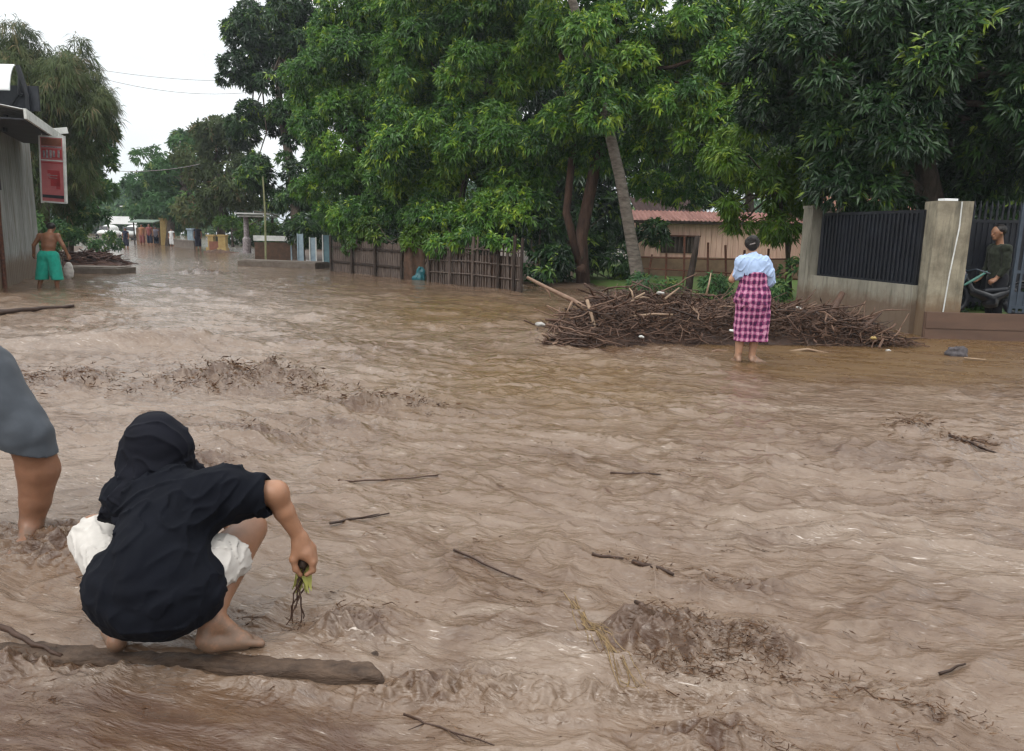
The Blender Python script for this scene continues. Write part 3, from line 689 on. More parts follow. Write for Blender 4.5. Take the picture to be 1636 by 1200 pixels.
# ---- shirtless man in green shorts, seen from behind
def make_wader():
    b = Field(0.04); base = V(-10.85, 17.8, -0.05); Y = 17.8
    nk, hd = V(-10.72, Y + 0.06, 1.28), V(-10.72, Y + 0.12, 1.385)
    shL, shR = V(-10.93, Y, 1.19), V(-10.53, Y, 1.2)
    b.ell((-10.73, Y, 1.12), (0.19, 0.115, 0.15)).ell((-10.75, Y - 0.01, 0.98), (0.165, 0.11, 0.16)).ell((-10.77, Y, 0.80), (0.165, 0.12, 0.14)).cap(shL, shR, 0.062, 0.062)
    b.cap(nk - V(0, 0.05, 0.06), hd, 0.062, 0.055); add_head(b, hd, 0.095, (0.1, 1, -0.4))
    for s0, e0, w0 in ((shL, V(-11.08, Y - 0.02, 0.98), V(-11.15, Y + 0.06, 0.78)), (shR, V(-10.42, Y, 0.99), V(-10.37, Y + 0.08, 0.76))):
        b.chain([s0, e0, w0], [0.058, 0.043, 0.03]); simple_hand(b, w0, w0 - e0, (1, 0.3, 0) if s0[0] < -10.7 else (-1, 0.3, 0), 1.0, 0.8)
    for hx, kx, ax in ((-10.87, -10.96, -11.07), (-10.68, -10.63, -10.64)):
        b.chain([(hx, Y, 0.72), (kx, Y + 0.05, 0.34), (kx * 0.6 + ax * 0.4, Y, 0.2), (ax, Y, -0.04)], [0.1, 0.06, 0.058, 0.04]); add_foot(b, (ax, Y - 0.04, -0.08), (ax + 0.02, Y + 0.18, -0.1), (ax, Y, -0.04))
    o = person('shirtless man in sea-green shorts wading away beside the grey metal shop wall', base, b, 0.013, SKIN_D)
    s = Field(0.05); s.ell((-10.78, Y, 0.76), (0.20, 0.15, 0.16))
    s.chain([(-10.87, Y, 0.72), (-10.98, Y, 0.2)], [0.15, 0.145]).chain([(-10.68, Y, 0.72), (-10.62, Y, 0.2)], [0.145, 0.135])
    s.fold = folds(8, 0.012, (1, 1, 0.5)); s.halfspace((0, Y, 0.19), (0, 0, -1)); s.halfspace((0, Y, 0.86), (0, 0, 1))
    skin_mesh(s, 0.013, 'shorts', GREEN, o, base)
    h = Field(0.02); h.ell(hd + V(0, -0.02, 0.03), (0.094, 0.1, 0.085)); skin_mesh(h, 0.012, 'hair', HAIR, o, base)
make_wader()

# ---- woman in a plaid sarong, seen from behind
def make_woman():
    b = Field(0.035); Y = 9.1; base = V(2.82, Y, 0.0)
    nk, hd = V(2.81, Y + 0.02, 1.30), V(2.815, Y + 0.07, 1.41)
    shL, shR = V(2.69, Y, 1.205), V(2.94, Y, 1.205)
    b.ell((2.81, Y, 1.14), (0.155, 0.105, 0.14)).ell((2.83, Y, 0.97), (0.135, 0.1, 0.16)).ell((2.85, Y, 0.80), (0.165, 0.125, 0.14)).cap(shL, shR, 0.055, 0.055)
    b.cap(nk - V(0, 0.02, 0.08), hd - V(0, 0.02, 0.02), 0.047, 0.045); add_head(b, hd, 0.088, (0.45, 0.85, -0.15))
    b.chain([shR, V(3.03, Y + 0.02, 0.98), V(2.93, Y + 0.17, 0.98)], [0.05, 0.04, 0.026]); simple_hand(b, (2.93, Y + 0.17, 0.98), (-1, 0.2, 0.2), (0, -1, 0), 0.9)
    b.chain([shL, V(2.60, Y + 0.06, 1.0), V(2.70, Y + 0.17, 1.02)], [0.05, 0.04, 0.026]); simple_hand(b, (2.70, Y + 0.17, 1.02), (1, 0.2, 0.1), (0, -1, 0), 0.9)
    for hx, kx, ax, tx, ty in ((2.77, 2.73, 2.725, 2.70, 0.2), (2.93, 2.91, 2.885, 3.04, 0.1)):
        b.chain([(hx, Y, 0.75), (kx, Y + 0.03, 0.42), (kx * 0.7 + ax * 0.3, Y - 0.01, 0.3), (ax, Y, 0.08)], [0.1, 0.06, 0.056, 0.036])
        h_ = V(ax, Y - 0.04, 0.02); t_ = V(tx, Y - 0.04 + ty, 0.012); add_foot(b, h_, h_ + (t_ - h_) / np.linalg.norm(t_ - h_) * 0.22, (ax, Y, 0.08), 0.98)
    o = person('barefoot woman in pale blue top and pink plaid sarong standing before the driftwood pile', base, b, 0.008, SKIN_L)
    s = Field(0.05); s.ell((2.81, Y, 1.165), (0.16, 0.13, 0.12)).cap(shL, shR, 0.068, 0.068).cap((2.81, Y, 1.2), (2.812, Y + 0.01, 1.27), 0.10, 0.065).ell((2.82, Y, 1.09), (0.165, 0.135, 0.10))
    s.chain([shR, V(2.995, Y - 0.01, 1.09), V(3.035, Y + 0.01, 0.99)], [0.075, 0.075, 0.068]); s.chain([shL, V(2.655, Y + 0.03, 1.06)], [0.07, 0.065])
    sc = crease((0.5, 0, 0.8), 14, 4.0, 0.014, 2.0); sf = folds(10, 0.008, (1, 1, 0.7)); s.fold = lambda P: sf(P) + sc(P); skin_mesh(s, 0.008, 'shirt', SKYB, o, base)
    m, nt, bb = newmat('pink_plaid_cotton')
    tcx = nt.nodes.new('ShaderNodeTexCoord').outputs['Object']; sx = nt.nodes.new('ShaderNodeSeparateXYZ'); nt.links.new(tcx, sx.inputs[0])
    def mth(op, a, c=0.0, d=None):
        k = nt.nodes.new('ShaderNodeMath'); k.operation = op
        for i, val in enumerate((a, c, d)):
            if val is None: continue
            if isinstance(val, (int, float)): k.inputs[i].default_value = val
            else: nt.links.new(val, k.inputs[i])
        return k.outputs[0]
    wob = mth('MULTIPLY', noise(nt, 7, 4), 0.075)
    an = mth('MULTIPLY', mth('ARCTAN2', sx.outputs[1], sx.outputs[0]), 0.20)
    def band(c, per, duty):
        fr = mth('FRACT', mth('DIVIDE', mth('ADD', c, wob), per)); return mth('LESS_THAN', fr, duty), mth('LESS_THAN', mth('ABSOLUTE', mth('SUBTRACT', fr, 0.76)), 0.07)
    v1, vl = band(an, 0.080, 0.50); h1, hl = band(mth('ADD', sx.outputs[2], 5.0), 0.080, 0.50)
    both = mth('MULTIPLY', mth('ADD', v1, h1), 0.5)
    c1 = ramp(nt, both, [(0.0, (0.44, 0.19, 0.29)), (0.5, (0.22, 0.050, 0.13)), (1.0, (0.060, 0.018, 0.055))])
    lin = mth('MULTIPLY', mth('MAXIMUM', vl, hl), 0.22)
    mx = nt.nodes.new('ShaderNodeMix'); mx.data_type = 'RGBA'; nt.links.new(lin, mx.inputs[0]); nt.links.new(c1, mx.inputs[6]); mx.inputs[7].default_value = (0.62, 0.42, 0.5, 1)
    nt.links.new(mx.outputs[2], bb.inputs['Base Color']); bb.inputs['Roughness'].default_value = 0.9; bb.inputs['Specular IOR Level'].default_value = 0.1
    k = Field(0.06); k.cap((2.82, Y, 1.06), (2.83, Y, 0.98), 0.145, 0.15).ell((2.845, Y, 0.80), (0.19, 0.155, 0.2)).chain([(2.80, Y, 0.8), (2.785, Y, 0.2)], [0.15, 0.125]).chain([(2.90, Y, 0.8), (2.935, Y, 0.2)], [0.15, 0.125])
    f1 = folds(5, 0.012, (1.6, 1.6, 0.35), 2.0); f2 = crease((0.12, 0, 1), 13, 1.8, 0.018, 5.0); k.fold = lambda P: f1(P) + f2(P)
    k.halfspace((0, Y, 0.275), (0, 0.0, -1)); k.sub.append(('c', V(2.86, Y, 0.35), V(2.86, Y, 0.1), 0.11, 0.12, 0)); k.halfspace((0, Y, 1.10), (0, 0, 1))
    skin_mesh(k, 0.008, 'sarong', m, o, base)
    h = Field(0.02); h.ell(hd + V(-0.012, -0.02, 0.025), (0.088, 0.092, 0.083)).ell(hd + V(-0.015, -0.06, 0.065), (0.055, 0.055, 0.05)).ell(hd + V(-0.02, -0.07, -0.02), (0.06, 0.04, 0.05))
    h.fold = folds(22, 0.006); skin_mesh(h, 0.007, 'hair', HAIR, o, base)
    c = Field(0.01); c.cap(hd + V(-0.055, -0.095, 0.005), hd + V(-0.01, -0.115, 0.02), 0.009, 0.009); skin_mesh(c, 0.006, 'hair_clip', mat('dull_plastic', (0.22, 0.19, 0.18), rough=0.4), o, base)
make_woman()

# ---- man at the gate, in profile, standing behind the motorcycle
def make_gate_man():
    Y = 12.98; base = V(8.12, Y, 0.16); b = Field(0.04)
    hd = V(8.06, Y, 1.66); ch = V(8.14, Y + 0.02, 1.27)
    b.cap(ch, (8.16, Y, 1.02), 0.135, 0.125); b.ell((8.16, Y, 0.93), (0.14, 0.16, 0.13)).cap(ch + V(0, -0.17, 0.13), ch + V(0, 0.17, 0.13), 0.06, 0.06)
    b.cap(ch + V(0, 0, 0.15), hd - V(-0.03, 0, 0.04), 0.06, 0.055); add_head(b, hd, 0.104, (-1, -0.15, -0.1))
    for sy in (-1, 1):
        s0 = ch + V(0, 0.19 * sy, 0.12); e0 = s0 + V(-0.01, 0.05 * sy, -0.30); w0 = e0 + V(-0.13, -0.02 * sy, -0.20)
        b.chain([s0, e0, w0], [0.056, 0.044, 0.03]); simple_hand(b, w0, (-0.8, 0, -0.3), (0, 0, -1), 1.0, 0.9)
        b.chain([(8.16, Y + 0.09 * sy, 0.9), (8.14, Y + 0.1 * sy, 0.55), (8.17, Y + 0.1 * sy, 0.24)], [0.095, 0.062, 0.04]); add_foot(b, (8.2, Y + 0.1 * sy, 0.19), (7.96, Y + 0.12 * sy, 0.175), (8.17, Y + 0.1 * sy, 0.24))
    o = person('man in dark olive camouflage shirt standing by the motorcycle in the gateway, face in profile', base, b, 0.011, SKIN)
    s = Field(0.05); s.cap(ch + V(0, 0, 0.04), (8.16, Y, 0.92), 0.16, 0.155).cap(ch + V(0, -0.18, 0.12), ch + V(0, 0.18, 0.12), 0.08, 0.08)
    for sy in (-1, 1): s.chain([ch + V(0, 0.19 * sy, 0.12), ch + V(-0.01, 0.235 * sy, -0.17), ch + V(-0.09, 0.235 * sy, -0.30)], [0.085, 0.068, 0.05])
    s.fold = folds(9, 0.012); skin_mesh(s, 0.012, 'shirt', CAMO, o, base)
    t = Field(0.04); t.ell((8.16, Y, 0.9), (0.155, 0.17, 0.12))
    for sy in (-1, 1): t.chain([(8.16, Y + 0.09 * sy, 0.9), (8.14, Y + 0.1 * sy, 0.55), (8.17, Y + 0.1 * sy, 0.28)], [0.115, 0.085, 0.07])
    skin_mesh(t, 0.014, 'trousers', DARKC, o, base)
    h = Field(0.02); h.ell(hd + V(0.03, 0, 0.042), (0.105, 0.104, 0.098)); skin_mesh(h, 0.012, 'hair', HAIR, o, base)
make_gate_man()

# ---- small figures far down the flooded road
def far_person(px, py, Y, hgt, label, top, bottom, group='people far down the flooded road', bend=0.0):
    q = D(px, py, Y); x = q[0]; z0 = -0.1; b = Field(0.05); s = hgt / 1.65
    def P(dx, dy, z): return V(x + dx * s, Y + dy * s, z0 + z * s)
    b.cap(P(0, 0, 0.9), P(0, bend, 1.3), 0.13 * s, 0.14 * s).cap(P(-0.17, bend, 1.36), P(0.17, bend, 1.36), 0.06 * s, 0.06 * s); add_head(b, P(0, bend * 1.2, 1.54), 0.11 * s, (0.3, -1, 0), False)
    for sx in (-1, 1):
        b.chain([P(0.19 * sx, bend, 1.34), P(0.25 * sx, bend, 1.05), P(0.22 * sx, bend - 0.08, 0.8)], [0.055 * s, 0.045 * s, 0.035 * s]); b.chain([P(0.09 * sx, 0, 0.85), P(0.11 * sx, 0, 0.45), P(0.12 * sx, 0, 0)], [0.095 * s, 0.07 * s, 0.05 * s])
    o = person(label, V(x, Y, z0), b, 0.03, SKIN_D, group)
    t = Field(0.05); t.cap(P(0, 0, 0.92), P(0, bend, 1.3), 0.165 * s, 0.17 * s).cap(P(-0.19, bend, 1.34), P(0.19, bend, 1.34), 0.08 * s, 0.08 * s); skin_mesh(t, 0.03, 'shirt', top, o, V(x, Y, z0))
    u = Field(0.04)
    for sx in (-1, 1): u.cap(P(0.09 * sx, 0, 0.88), P(0.11 * sx, 0, 0.35), 0.125 * s, 0.1 * s)
    skin_mesh(u, 0.03, 'trousers', bottom, o, V(x, Y, z0))
    h = Field(0.02); h.ell(P(0, bend * 1.2 + 0.02, 1.58), np.array((0.115, 0.115, 0.1)) * s); skin_mesh(h, 0.03, 'hair', HAIR, o, V(x, Y, z0))
    return o
# ------------------------------------------------------------------ materials for built things
CONC = mat('weathered_grey_render', (0.25, 0.235, 0.19), (0.135, 0.125, 0.10), rough=0.85, scale=2.2, lo=0.3, hi=0.6, bmp=0.45, stretch=(1, 1, 0.45), drip=(0.055, 0.055, 0.042), tide=(0.42, (0.115, 0.075, 0.05)))
CONC2 = mat('stained_concrete', (0.30, 0.27, 0.20), (0.15, 0.13, 0.095), rough=0.85, scale=3.0, bmp=0.6, drip=(0.06, 0.058, 0.045), tide=(0.45, (0.15, 0.095, 0.055)))
SLAB = mat('muddy_concrete', (0.15, 0.125, 0.105), (0.085, 0.065, 0.05), rough=0.6, scale=4, bmp=0.3)
BLACKM = mat('black_painted_metal', (0.010, 0.012, 0.018), (0.006, 0.007, 0.010), rough=0.45, scale=3, bmp=0.1, spec=0.4)
GATEM = mat('blue_grey_painted_metal', (0.05, 0.065, 0.085), (0.03, 0.04, 0.055), rough=0.5, scale=5, bmp=0.1)
BROWNB = mat('muddy_brown_board', (0.125, 0.075, 0.052), (0.085, 0.052, 0.038), rough=0.6, scale=2, bmp=0.15, stretch=(0.5, 1, 2))
ZINC = mat('weathered_zinc_sheet', (0.30, 0.31, 0.30), (0.15, 0.155, 0.145), rough=0.5, scale=1.7, bmp=0.2, stretch=(1.5, 1.5, 0.3), spec=0.5, drip=(0.12, 0.085, 0.06), tide=(0.5, (0.14, 0.10, 0.07)))
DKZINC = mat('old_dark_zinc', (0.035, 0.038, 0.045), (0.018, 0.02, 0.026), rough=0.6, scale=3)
WHITES = mat('white_sheet', (0.80, 0.82, 0.82), (0.70, 0.72, 0.72), rough=0.4, scale=1.5, bmp=0.05)
OFFW = mat('off_white_paint', (0.62, 0.63, 0.61), (0.42, 0.43, 0.41), rough=0.6, scale=4, bmp=0.1)
RUST = mat('rusty_iron', (0.12, 0.045, 0.025), (0.05, 0.022, 0.015), rough=0.8, scale=18)
PINKW = mat('pink_tan_planks', (0.72, 0.48, 0.385), (0.54, 0.35, 0.27), rough=0.85, scale=2.2, bmp=0.2, stretch=(6, 1, 0.5))
RROOF = mat('red_rusty_roof_sheet', (0.30, 0.15, 0.125), (0.17, 0.075, 0.06), rough=0.6, scale=1.6, stretch=(2, 0.6, 1))
TILE = mat('terracotta_tile', (0.30, 0.155, 0.11), (0.15, 0.075, 0.055), rough=0.8, scale=6)
BAMB = mat('grey_split_bamboo', (0.13, 0.10, 0.082), (0.05, 0.035, 0.03), rough=0.85, scale=4, stretch=(6, 6, 0.8))
DKWOOD = mat('dark_wet_wood', (0.045, 0.03, 0.022), (0.02, 0.014, 0.011), rough=0.7, scale=8)
BARK = mat('grey_brown_bark', (0.12, 0.095, 0.075), (0.045, 0.034, 0.027), rough=0.9, scale=5, bmp=0.9, bdist=0.03, stretch=(2, 2, 0.6))
BARKR = mat('reddish_bark', (0.085, 0.048, 0.033), (0.03, 0.018, 0.014), rough=0.9, scale=5, bmp=0.9, bdist=0.03, stretch=(2, 2, 0.5))
PALM = mat('ringed_palm_bark', (0.19, 0.165, 0.14), (0.075, 0.062, 0.05), rough=0.9, scale=5, bmp=0.9, bdist=0.02, stretch=(0.8, 0.8, 3))
REDS = mat('faded_red_banner', (0.42, 0.055, 0.06), (0.30, 0.04, 0.045), rough=0.6, scale=3, bmp=0)
PINKS = mat('faded_pink_print', (0.46, 0.15, 0.15), (0.38, 0.11, 0.12), rough=0.6, scale=3, bmp=0)
BRSTR = mat('brown_orange_print', (0.20, 0.08, 0.05), (0.13, 0.05, 0.035), rough=0.6, scale=5, bmp=0)
GREYP = mat('grey_print', (0.33, 0.30, 0.30), (0.16, 0.13, 0.14), rough=0.6, scale=14, bmp=0)
PALEB = mat('pale_blue_paint', (0.30, 0.38, 0.43), (0.18, 0.24, 0.29), rough=0.6, scale=4)
TEALP = mat('dull_teal_paint', (0.13, 0.22, 0.25), (0.08, 0.14, 0.17), rough=0.6, scale=4)
YELP = mat('ochre_yellow_paint', (0.36, 0.27, 0.11), (0.26, 0.17, 0.06), rough=0.7, scale=4)
TEAL = mat('teal_plastic', (0.02, 0.12, 0.14), (0.012, 0.07, 0.085), rough=0.4, scale=5)
TARP = mat('brown_tarp', (0.10, 0.055, 0.035), (0.05, 0.03, 0.02), rough=0.7, scale=6)

def lin(a, b, t): return np.asarray(a, float) * (1 - t) + np.asarray(b, float) * t

# ------------------------------------------------------------------ wall, panel, gate on the right
PA, PB = D(1296, 490, 15.2)[:2], V(6.50, 12.35)
def right_wall():
    a, b = PA, PB; d = b - a; L = np.linalg.norm(d); d = d / L; rot = math.atan2(d[1], d[0]); n = V(-d[1], d[0])
    t = thing('boundary_wall', (*((a + b) / 2), 0), 'weathered grey wall with black metal infill panel behind the driftwood pile', 'wall'); o = np.array((*((a + b) / 2), 0))
    mb = MB(); mb.box((*lin(a, b, 0.5), 0.29), (L, 0.16, 1.0), rot); mb.build('wall', CONC, t, o)
    mb = MB(); mb.box((*(a - d * 0.16), 0.95), (0.32, 0.30, 2.26), rot); mb.box((*(a - d * 0.16), 2.10), (0.35, 0.33, 0.06), rot); mb.build('pillar', CONC, t, o)
    q = b + d * 0.02
    # main pillar: broad face towards the road
    mb = MB(); pc = q + V(0.27, -0.10); mb.box((*pc, 0.86), (0.54, 0.42, 2.5), -0.06)
    pl = mb.build('pillar', CONC2, t, o)
    tag(pl, 'broad gate pillar with flaking render')
    mb = MB(); c = pc + V(-0.02, -0.235); mb.tube([(*c, 0.35), (*(c + V(0.02, -0.02)), 1.0), (*(c + V(0.08, -0.02)), 1.7), (*(c + V(0.08, -0.01)), 2.10)], 0.011, 6); mb.build('pipe', OFFW, pl, o)
    mb = MB(); mb.box((*(pc + V(-0.08, -0.1)), 2.13), (0.22, 0.16, 0.035), 0.1); mb.build('cap_tile', WHITES, pl, o)
    mb = MB(); s0, s1 = 0.16, L - 0.05; m = lin(a, b, 0.5) + n * 0.0
    cc = a + d * (s0 + s1) / 2; mb.box((*cc, 1.37), (s1 - s0, 0.012, 1.16), rot)
    k = s0 + 0.05
    while k < s1:
        p = a + d * k - n * 0.020; mb.box((*p, 1.37), (0.045, 0.022, 1.16), rot); k += 0.105
    mb.build('metal_panel', BLACKM, t, o)
    mb = MB()
    for z in (0.80, 1.96): mb.box((*cc, z), (s1 - s0, 0.06, 0.05), rot)
    for s in (s0, s1): mb.box((*(a + d * s), 1.38), (0.05, 0.062, 1.21), rot)
    mb.build('panel_frame', BLACKM, t, o)
    return pc
PC = right_wall()

def gates():
    g0 = PC + V(0.36, 0.06)
    # left leaf folded inward, right leaf partly open across the frame edge
    for (p0, p1, lab) in ((V(7.32, 13.30), V(8.75, 13.25), 'dark barred metal gate leaf behind the standing man'), (V(7.86, 12.10), V(9.05, 11.90), 'blue-grey barred gate leaf at the right edge of the photo')):
        d = p1 - p0; L = np.linalg.norm(d); d = d / L; rot = math.atan2(d[1], d[0]); o = np.array((*p0, 0.35))
        t = thing('metal_gate', o, lab, 'gate', 'gate leaves'); mm = BLACKM if 'dark' in lab else GATEM
        mb = MB()
        for z in (0.50, 1.05, 1.85): mb.box((*lin(p0, p1, 0.5), z), (L, 0.03, 0.05), rot)
        for k in (0, 1): mb.box((*lin(p0, p1, k), 1.25), (0.05, 0.05, 1.7), rot)
        mb.build('frame', mm, t, o)
        mb = MB(); nb = int(L / 0.095)
        for i in range(1, nb):
            p = lin(p0, p1, i / nb); mb.box((*p, 1.22), (0.034, 0.018, 1.62), rot)
            mb.tube([(*p, 2.03), (*p, 2.09), (*p, 2.2)], [0.018, 0.024, 0.002], 5)
        mb.build('bars', mm, t, o)
        mb = MB(); zt = 1.85 if 'dark' in lab else 0.74; mb.box((*(lin(p0, p1, 0.5) + V(0, 0.012)), (0.5 + zt) / 2), (L - 0.06, 0.006, zt - 0.5), rot); mb.build('kick_and_backing_plate', mm, t, o)  # dark leaf: tall black backing added to darken the view through its bars
    mb = MB(); c = V(7.75, 11.72); mb.box((*c, 0.16), (2.75, 0.06, 0.52), -0.075)
    for i in range(2): mb.box((*(c + V(0, -0.035)), 0.03 + 0.26 * i), (2.72, 0.012, 0.24), -0.075)
    tag(mb.build('flood_board', BROWNB, origin=(*c, 0)), 'long muddy brown board standing on edge across the gateway', 'board')
gates()

def motorcycle():
    Y = 12.75; o = V(7.75, Y, 0.28)
    t = thing('motorcycle', o, 'dark motorcycle in the gateway in front of the standing man', 'motorcycle')
    for x in (7.30, 8.42):
        mb = MB(); a = np.linspace(0, 2 * np.pi, 25); mb.tube(np.stack([x + 0.24 * np.cos(a), 0 * a + Y, 0.57 + 0.24 * np.sin(a)], 1), 0.045, 8, cap=False); wl = mb.build('wheel', BLACKM, t, o, smooth=True)
        mb = MB()
        for k in range(8): mb.tube([(x, Y, 0.57), (x + 0.22 * math.cos(k * .785), Y, 0.57 + 0.22 * math.sin(k * .785))], 0.008, 4)
        mb.tube([(x, Y - 0.06, 0.57), (x, Y + 0.06, 0.57)], 0.04, 10); mb.build('rim', GATEM, wl, o)
        mb = MB(); a = np.linspace(0.5, 2.6, 9); mb.tube(np.stack([x + 0.30 * np.cos(a), 0 * a + Y, 0.57 + 0.30 * np.sin(a)], 1), 0.05, 8, flat=0.3); mb.build('mudguard', DARKP, t, o, smooth=True)
    f = Field(0.05); f.chain([(7.46, Y, 0.92), (7.60, Y, 0.70), (7.95, Y, 0.58), (8.30, Y, 0.72)], [0.055, 0.07, 0.085, 0.06]).ell((7.95, Y, 0.50), (0.14, 0.09, 0.09)); skin_mesh(f, 0.014, 'body', DARKP, t, o)
    f = Field(0.04); f.chain([(7.85, Y, 0.70), (8.15, Y, 0.72), (8.5, Y, 0.78)], [0.045, 0.055, 0.04]); skin_mesh(f, 0.014, 'saddle', BLACKM, t, o)
    mb = MB(); mb.tube([(7.34, Y - 0.06, 0.57), (7.46, Y - 0.06, 0.98)], 0.022, 6); mb.tube([(7.34, Y + 0.06, 0.57), (7.46, Y + 0.06, 0.98)], 0.022, 6); mb.build('fork', GATEM, t, o)
    mb = MB(); mb.tube([(7.68, Y - 0.33, 1.0), (7.53, Y - 0.2, 1.06), (7.50, Y, 1.02), (7.53, Y + 0.2, 1.06), (7.68, Y + 0.33, 1.0)], 0.014, 6); mb.build('handlebar', GATEM, t, o)
    f = Field(0.03); f.ell((7.40, Y, 0.98), (0.07, 0.085, 0.075)); skin_mesh(f, 0.012, 'headlight', GREYP, t, o)
    f = Field(0.03); f.chain([(7.42, Y - 0.11, 0.80), (7.58, Y - 0.16, 0.92), (7.72, Y - 0.16, 1.02)], [0.02, 0.025, 0.018]); skin_mesh(f, 0.01, 'leg_shield', TEALG, t, o)
DARKP = mat('dark_motorcycle_paint', (0.012, 0.013, 0.016), (0.008, 0.008, 0.01), rough=0.25, bmp=0, spec=0.6)
TEALG = mat('green_teal_trim', (0.10, 0.24, 0.20), (0.06, 0.15, 0.13), rough=0.35, bmp=0)
motorcycle()

# ------------------------------------------------------------------ houses behind the right-hand yard
def corr_sheet(mb, c, ux, uy, lx, ly, nrm, pitch=0.12, amp=0.018, mat_=0):
    """corrugated sheet spanning lx along ux (ridges run along uy)"""
    ux, uy, nrm = [np.asarray(a, float) / np.linalg.norm(a) for a in (ux, uy, nrm)]
    n = max(8, int(lx / pitch * 6)); s = np.linspace(-lx / 2, lx / 2, n); h = amp * np.sin(s / pitch * 2 * np.pi)
    P = np.asarray(c) + s[:, None] * ux + h[:, None] * nrm
    v = np.concatenate([P - uy * ly / 2, P + uy * ly / 2, P - uy * ly / 2 - nrm * 0.004, P + uy * ly / 2 - nrm * 0.004]); i = np.arange(n - 1)
    mb.add(v, [np.stack([i, i + 1, i + n + 1, i + n], 1), np.stack([i + 2 * n, i + 3 * n, i + 3 * n + 1, i + 2 * n + 1], 1)], mat=mat_)

def pink_house():
    o = V(7, 27, 0); t = thing('wooden_house', o, 'low pink-tan plank house with rusty red lean-to roof behind the iron fence', 'house')
    x0, x1, Y = 4.35, 10.6, 26.0
    mb = MB(); mb.box(((x0 + x1) / 2, Y + 1.8, 1.0), (x1 - x0, 3.6, 2.1))
    x = x0 + 0.1
    rs = np.random.RandomState(3)
    while x < x1:
        mb.box((x, Y - 0.012, 1.03), (0.17, 0.02 + 0.012 * rs.rand(), 2.0)); x += 0.185
    w_ = mb.build('wall', PINKW, t, o)
    mb = MB(); corr_sheet(mb, (7.25, 26.4, 2.16), (1, 0, 0), (0, 1, 0.28), 6.75, 1.3, (0, -0.28, 1), 0.14, 0.02); mb.build('roof', RROOF, t, o)
    mb = MB(); mb.box((7.25, 25.76, 1.93), (6.7, 0.05, 0.09)); mb.box((4.05, 25.76, 0.9), (0.1, 0.1, 2.0)); mb.tube([(4.05, 25.76, 1.3), (4.5, 25.76, 1.88)], 0.04, 5); mb.build('porch_frame', DKWOOD, t, o)
    mb = MB(); mb.box((5.5, Y - 0.03, 1.2), (1.2, 0.05, 0.55)); wn = mb.build('window', DKWOOD, t, o)
    mb = MB()
    for k in range(9): mb.box((4.95 + k * 0.14, Y - 0.07, 1.2), (0.05, 0.03, 0.5))
    mb.build('slats', BAMB, wn, o)
    mb = MB(); mb.box((5.5, Y - 0.08, 1.49), (1.4, 0.12, 0.05)); mb.build('lintel', RUST, wn, o)
    mb = MB(); mb.box((7.3, Y - 0.06, 0.42), (6.3, 0.06, 0.75)); mb.build('plinth', mat('tan_mud_plaster', (0.24, 0.16, 0.10), (0.14, 0.09, 0.06), scale=2), t, o)
    mb = MB(); corr_sheet(mb, (5.4, 28.0, 2.56), (1, 0, 0), (0, 1, 0.3), 2.4, 2.2, (0, -0.3, 1), 0.2, 0.03); tag(mb.build('roof', mat('dark_rust_roof', (0.055, 0.028, 0.025), (0.03, 0.016, 0.015), scale=3), t, o), 'higher dark red back roof')
pink_house()

def tile_house():
    o = V(14, 26, 0); t = thing('tiled_house', o, 'house with dull terracotta roof showing above the black wall panel', 'house')
    mb = MB(); mb.box((11.4, 27.0, 1.1), (3.6, 5, 2.5)); mb.build('wall', TARP, t, o)
    mb = MB(); corr_sheet(mb, (11.4, 24.9, 2.86), (1, 0, 0), (0, 1, 0.42), 4.0, 2.6, (0, -0.42, 1), 0.24, 0.035); mb.build('roof', TILE, t, o)
    mb = MB(); mb.box((11.4, 23.7, 2.28), (4.0, 0.06, 0.12)); mb.build('fascia', DKWOOD, t, o)
tile_house()

def iron_fence():
    p0, p1 = D(1022, 455, 20.5)[:2], D(1275, 470, 17.0)[:2]; o = np.array((*lin(p0, p1, 0.5), 0.1))
    t = thing('iron_fence', o, 'thin rusty iron fence with uneven posts in front of the pink plank house', 'fence')
    mb = MB()
    for z0, z1 in ((0.92, 1.05), (0.62, 0.60)): mb.tube([(*p0, z0), (*lin(p0, p1, 0.5), z0 + 0.03), (*p1, z1)], 0.016, 5)
    mb.build('rails', RUST, t, o)
    rs = np.random.RandomState(5)
    for i, k in enumerate((0.06, 0.19, 0.31, 0.47, 0.58, 0.69, 0.82, 0.93)):
        p = lin(p0, p1, k); h = (1.0, 1.05, 1.5, 1.35, 1.3, 1.2, 1.25, 1.45)[i]; mb = MB(); mb.tube([(*p, -0.1), (*(p + rs.normal(0, 0.02, 2)), h * 0.5), (*(p + rs.normal(0, 0.03, 2)), h)], 0.028, 6); mb.build('post', RUST, t, o)
    q = D(1098, 465, 18.5)[:2]; mb = MB(); mb.tube([(*q, -0.2), (q[0] + 0.05, q[1], 0.5), (q[0] + 0.13, q[1], 1.1), (q[0] + 0.16, q[1], 1.5)], [0.10, 0.085, 0.075, 0.06], 9)
    tag(mb.build('timber_post', DKWOOD, origin=(*q, 0), smooth=True), 'thick dark leaning timber post in front of the iron fence', 'post')
iron_fence()

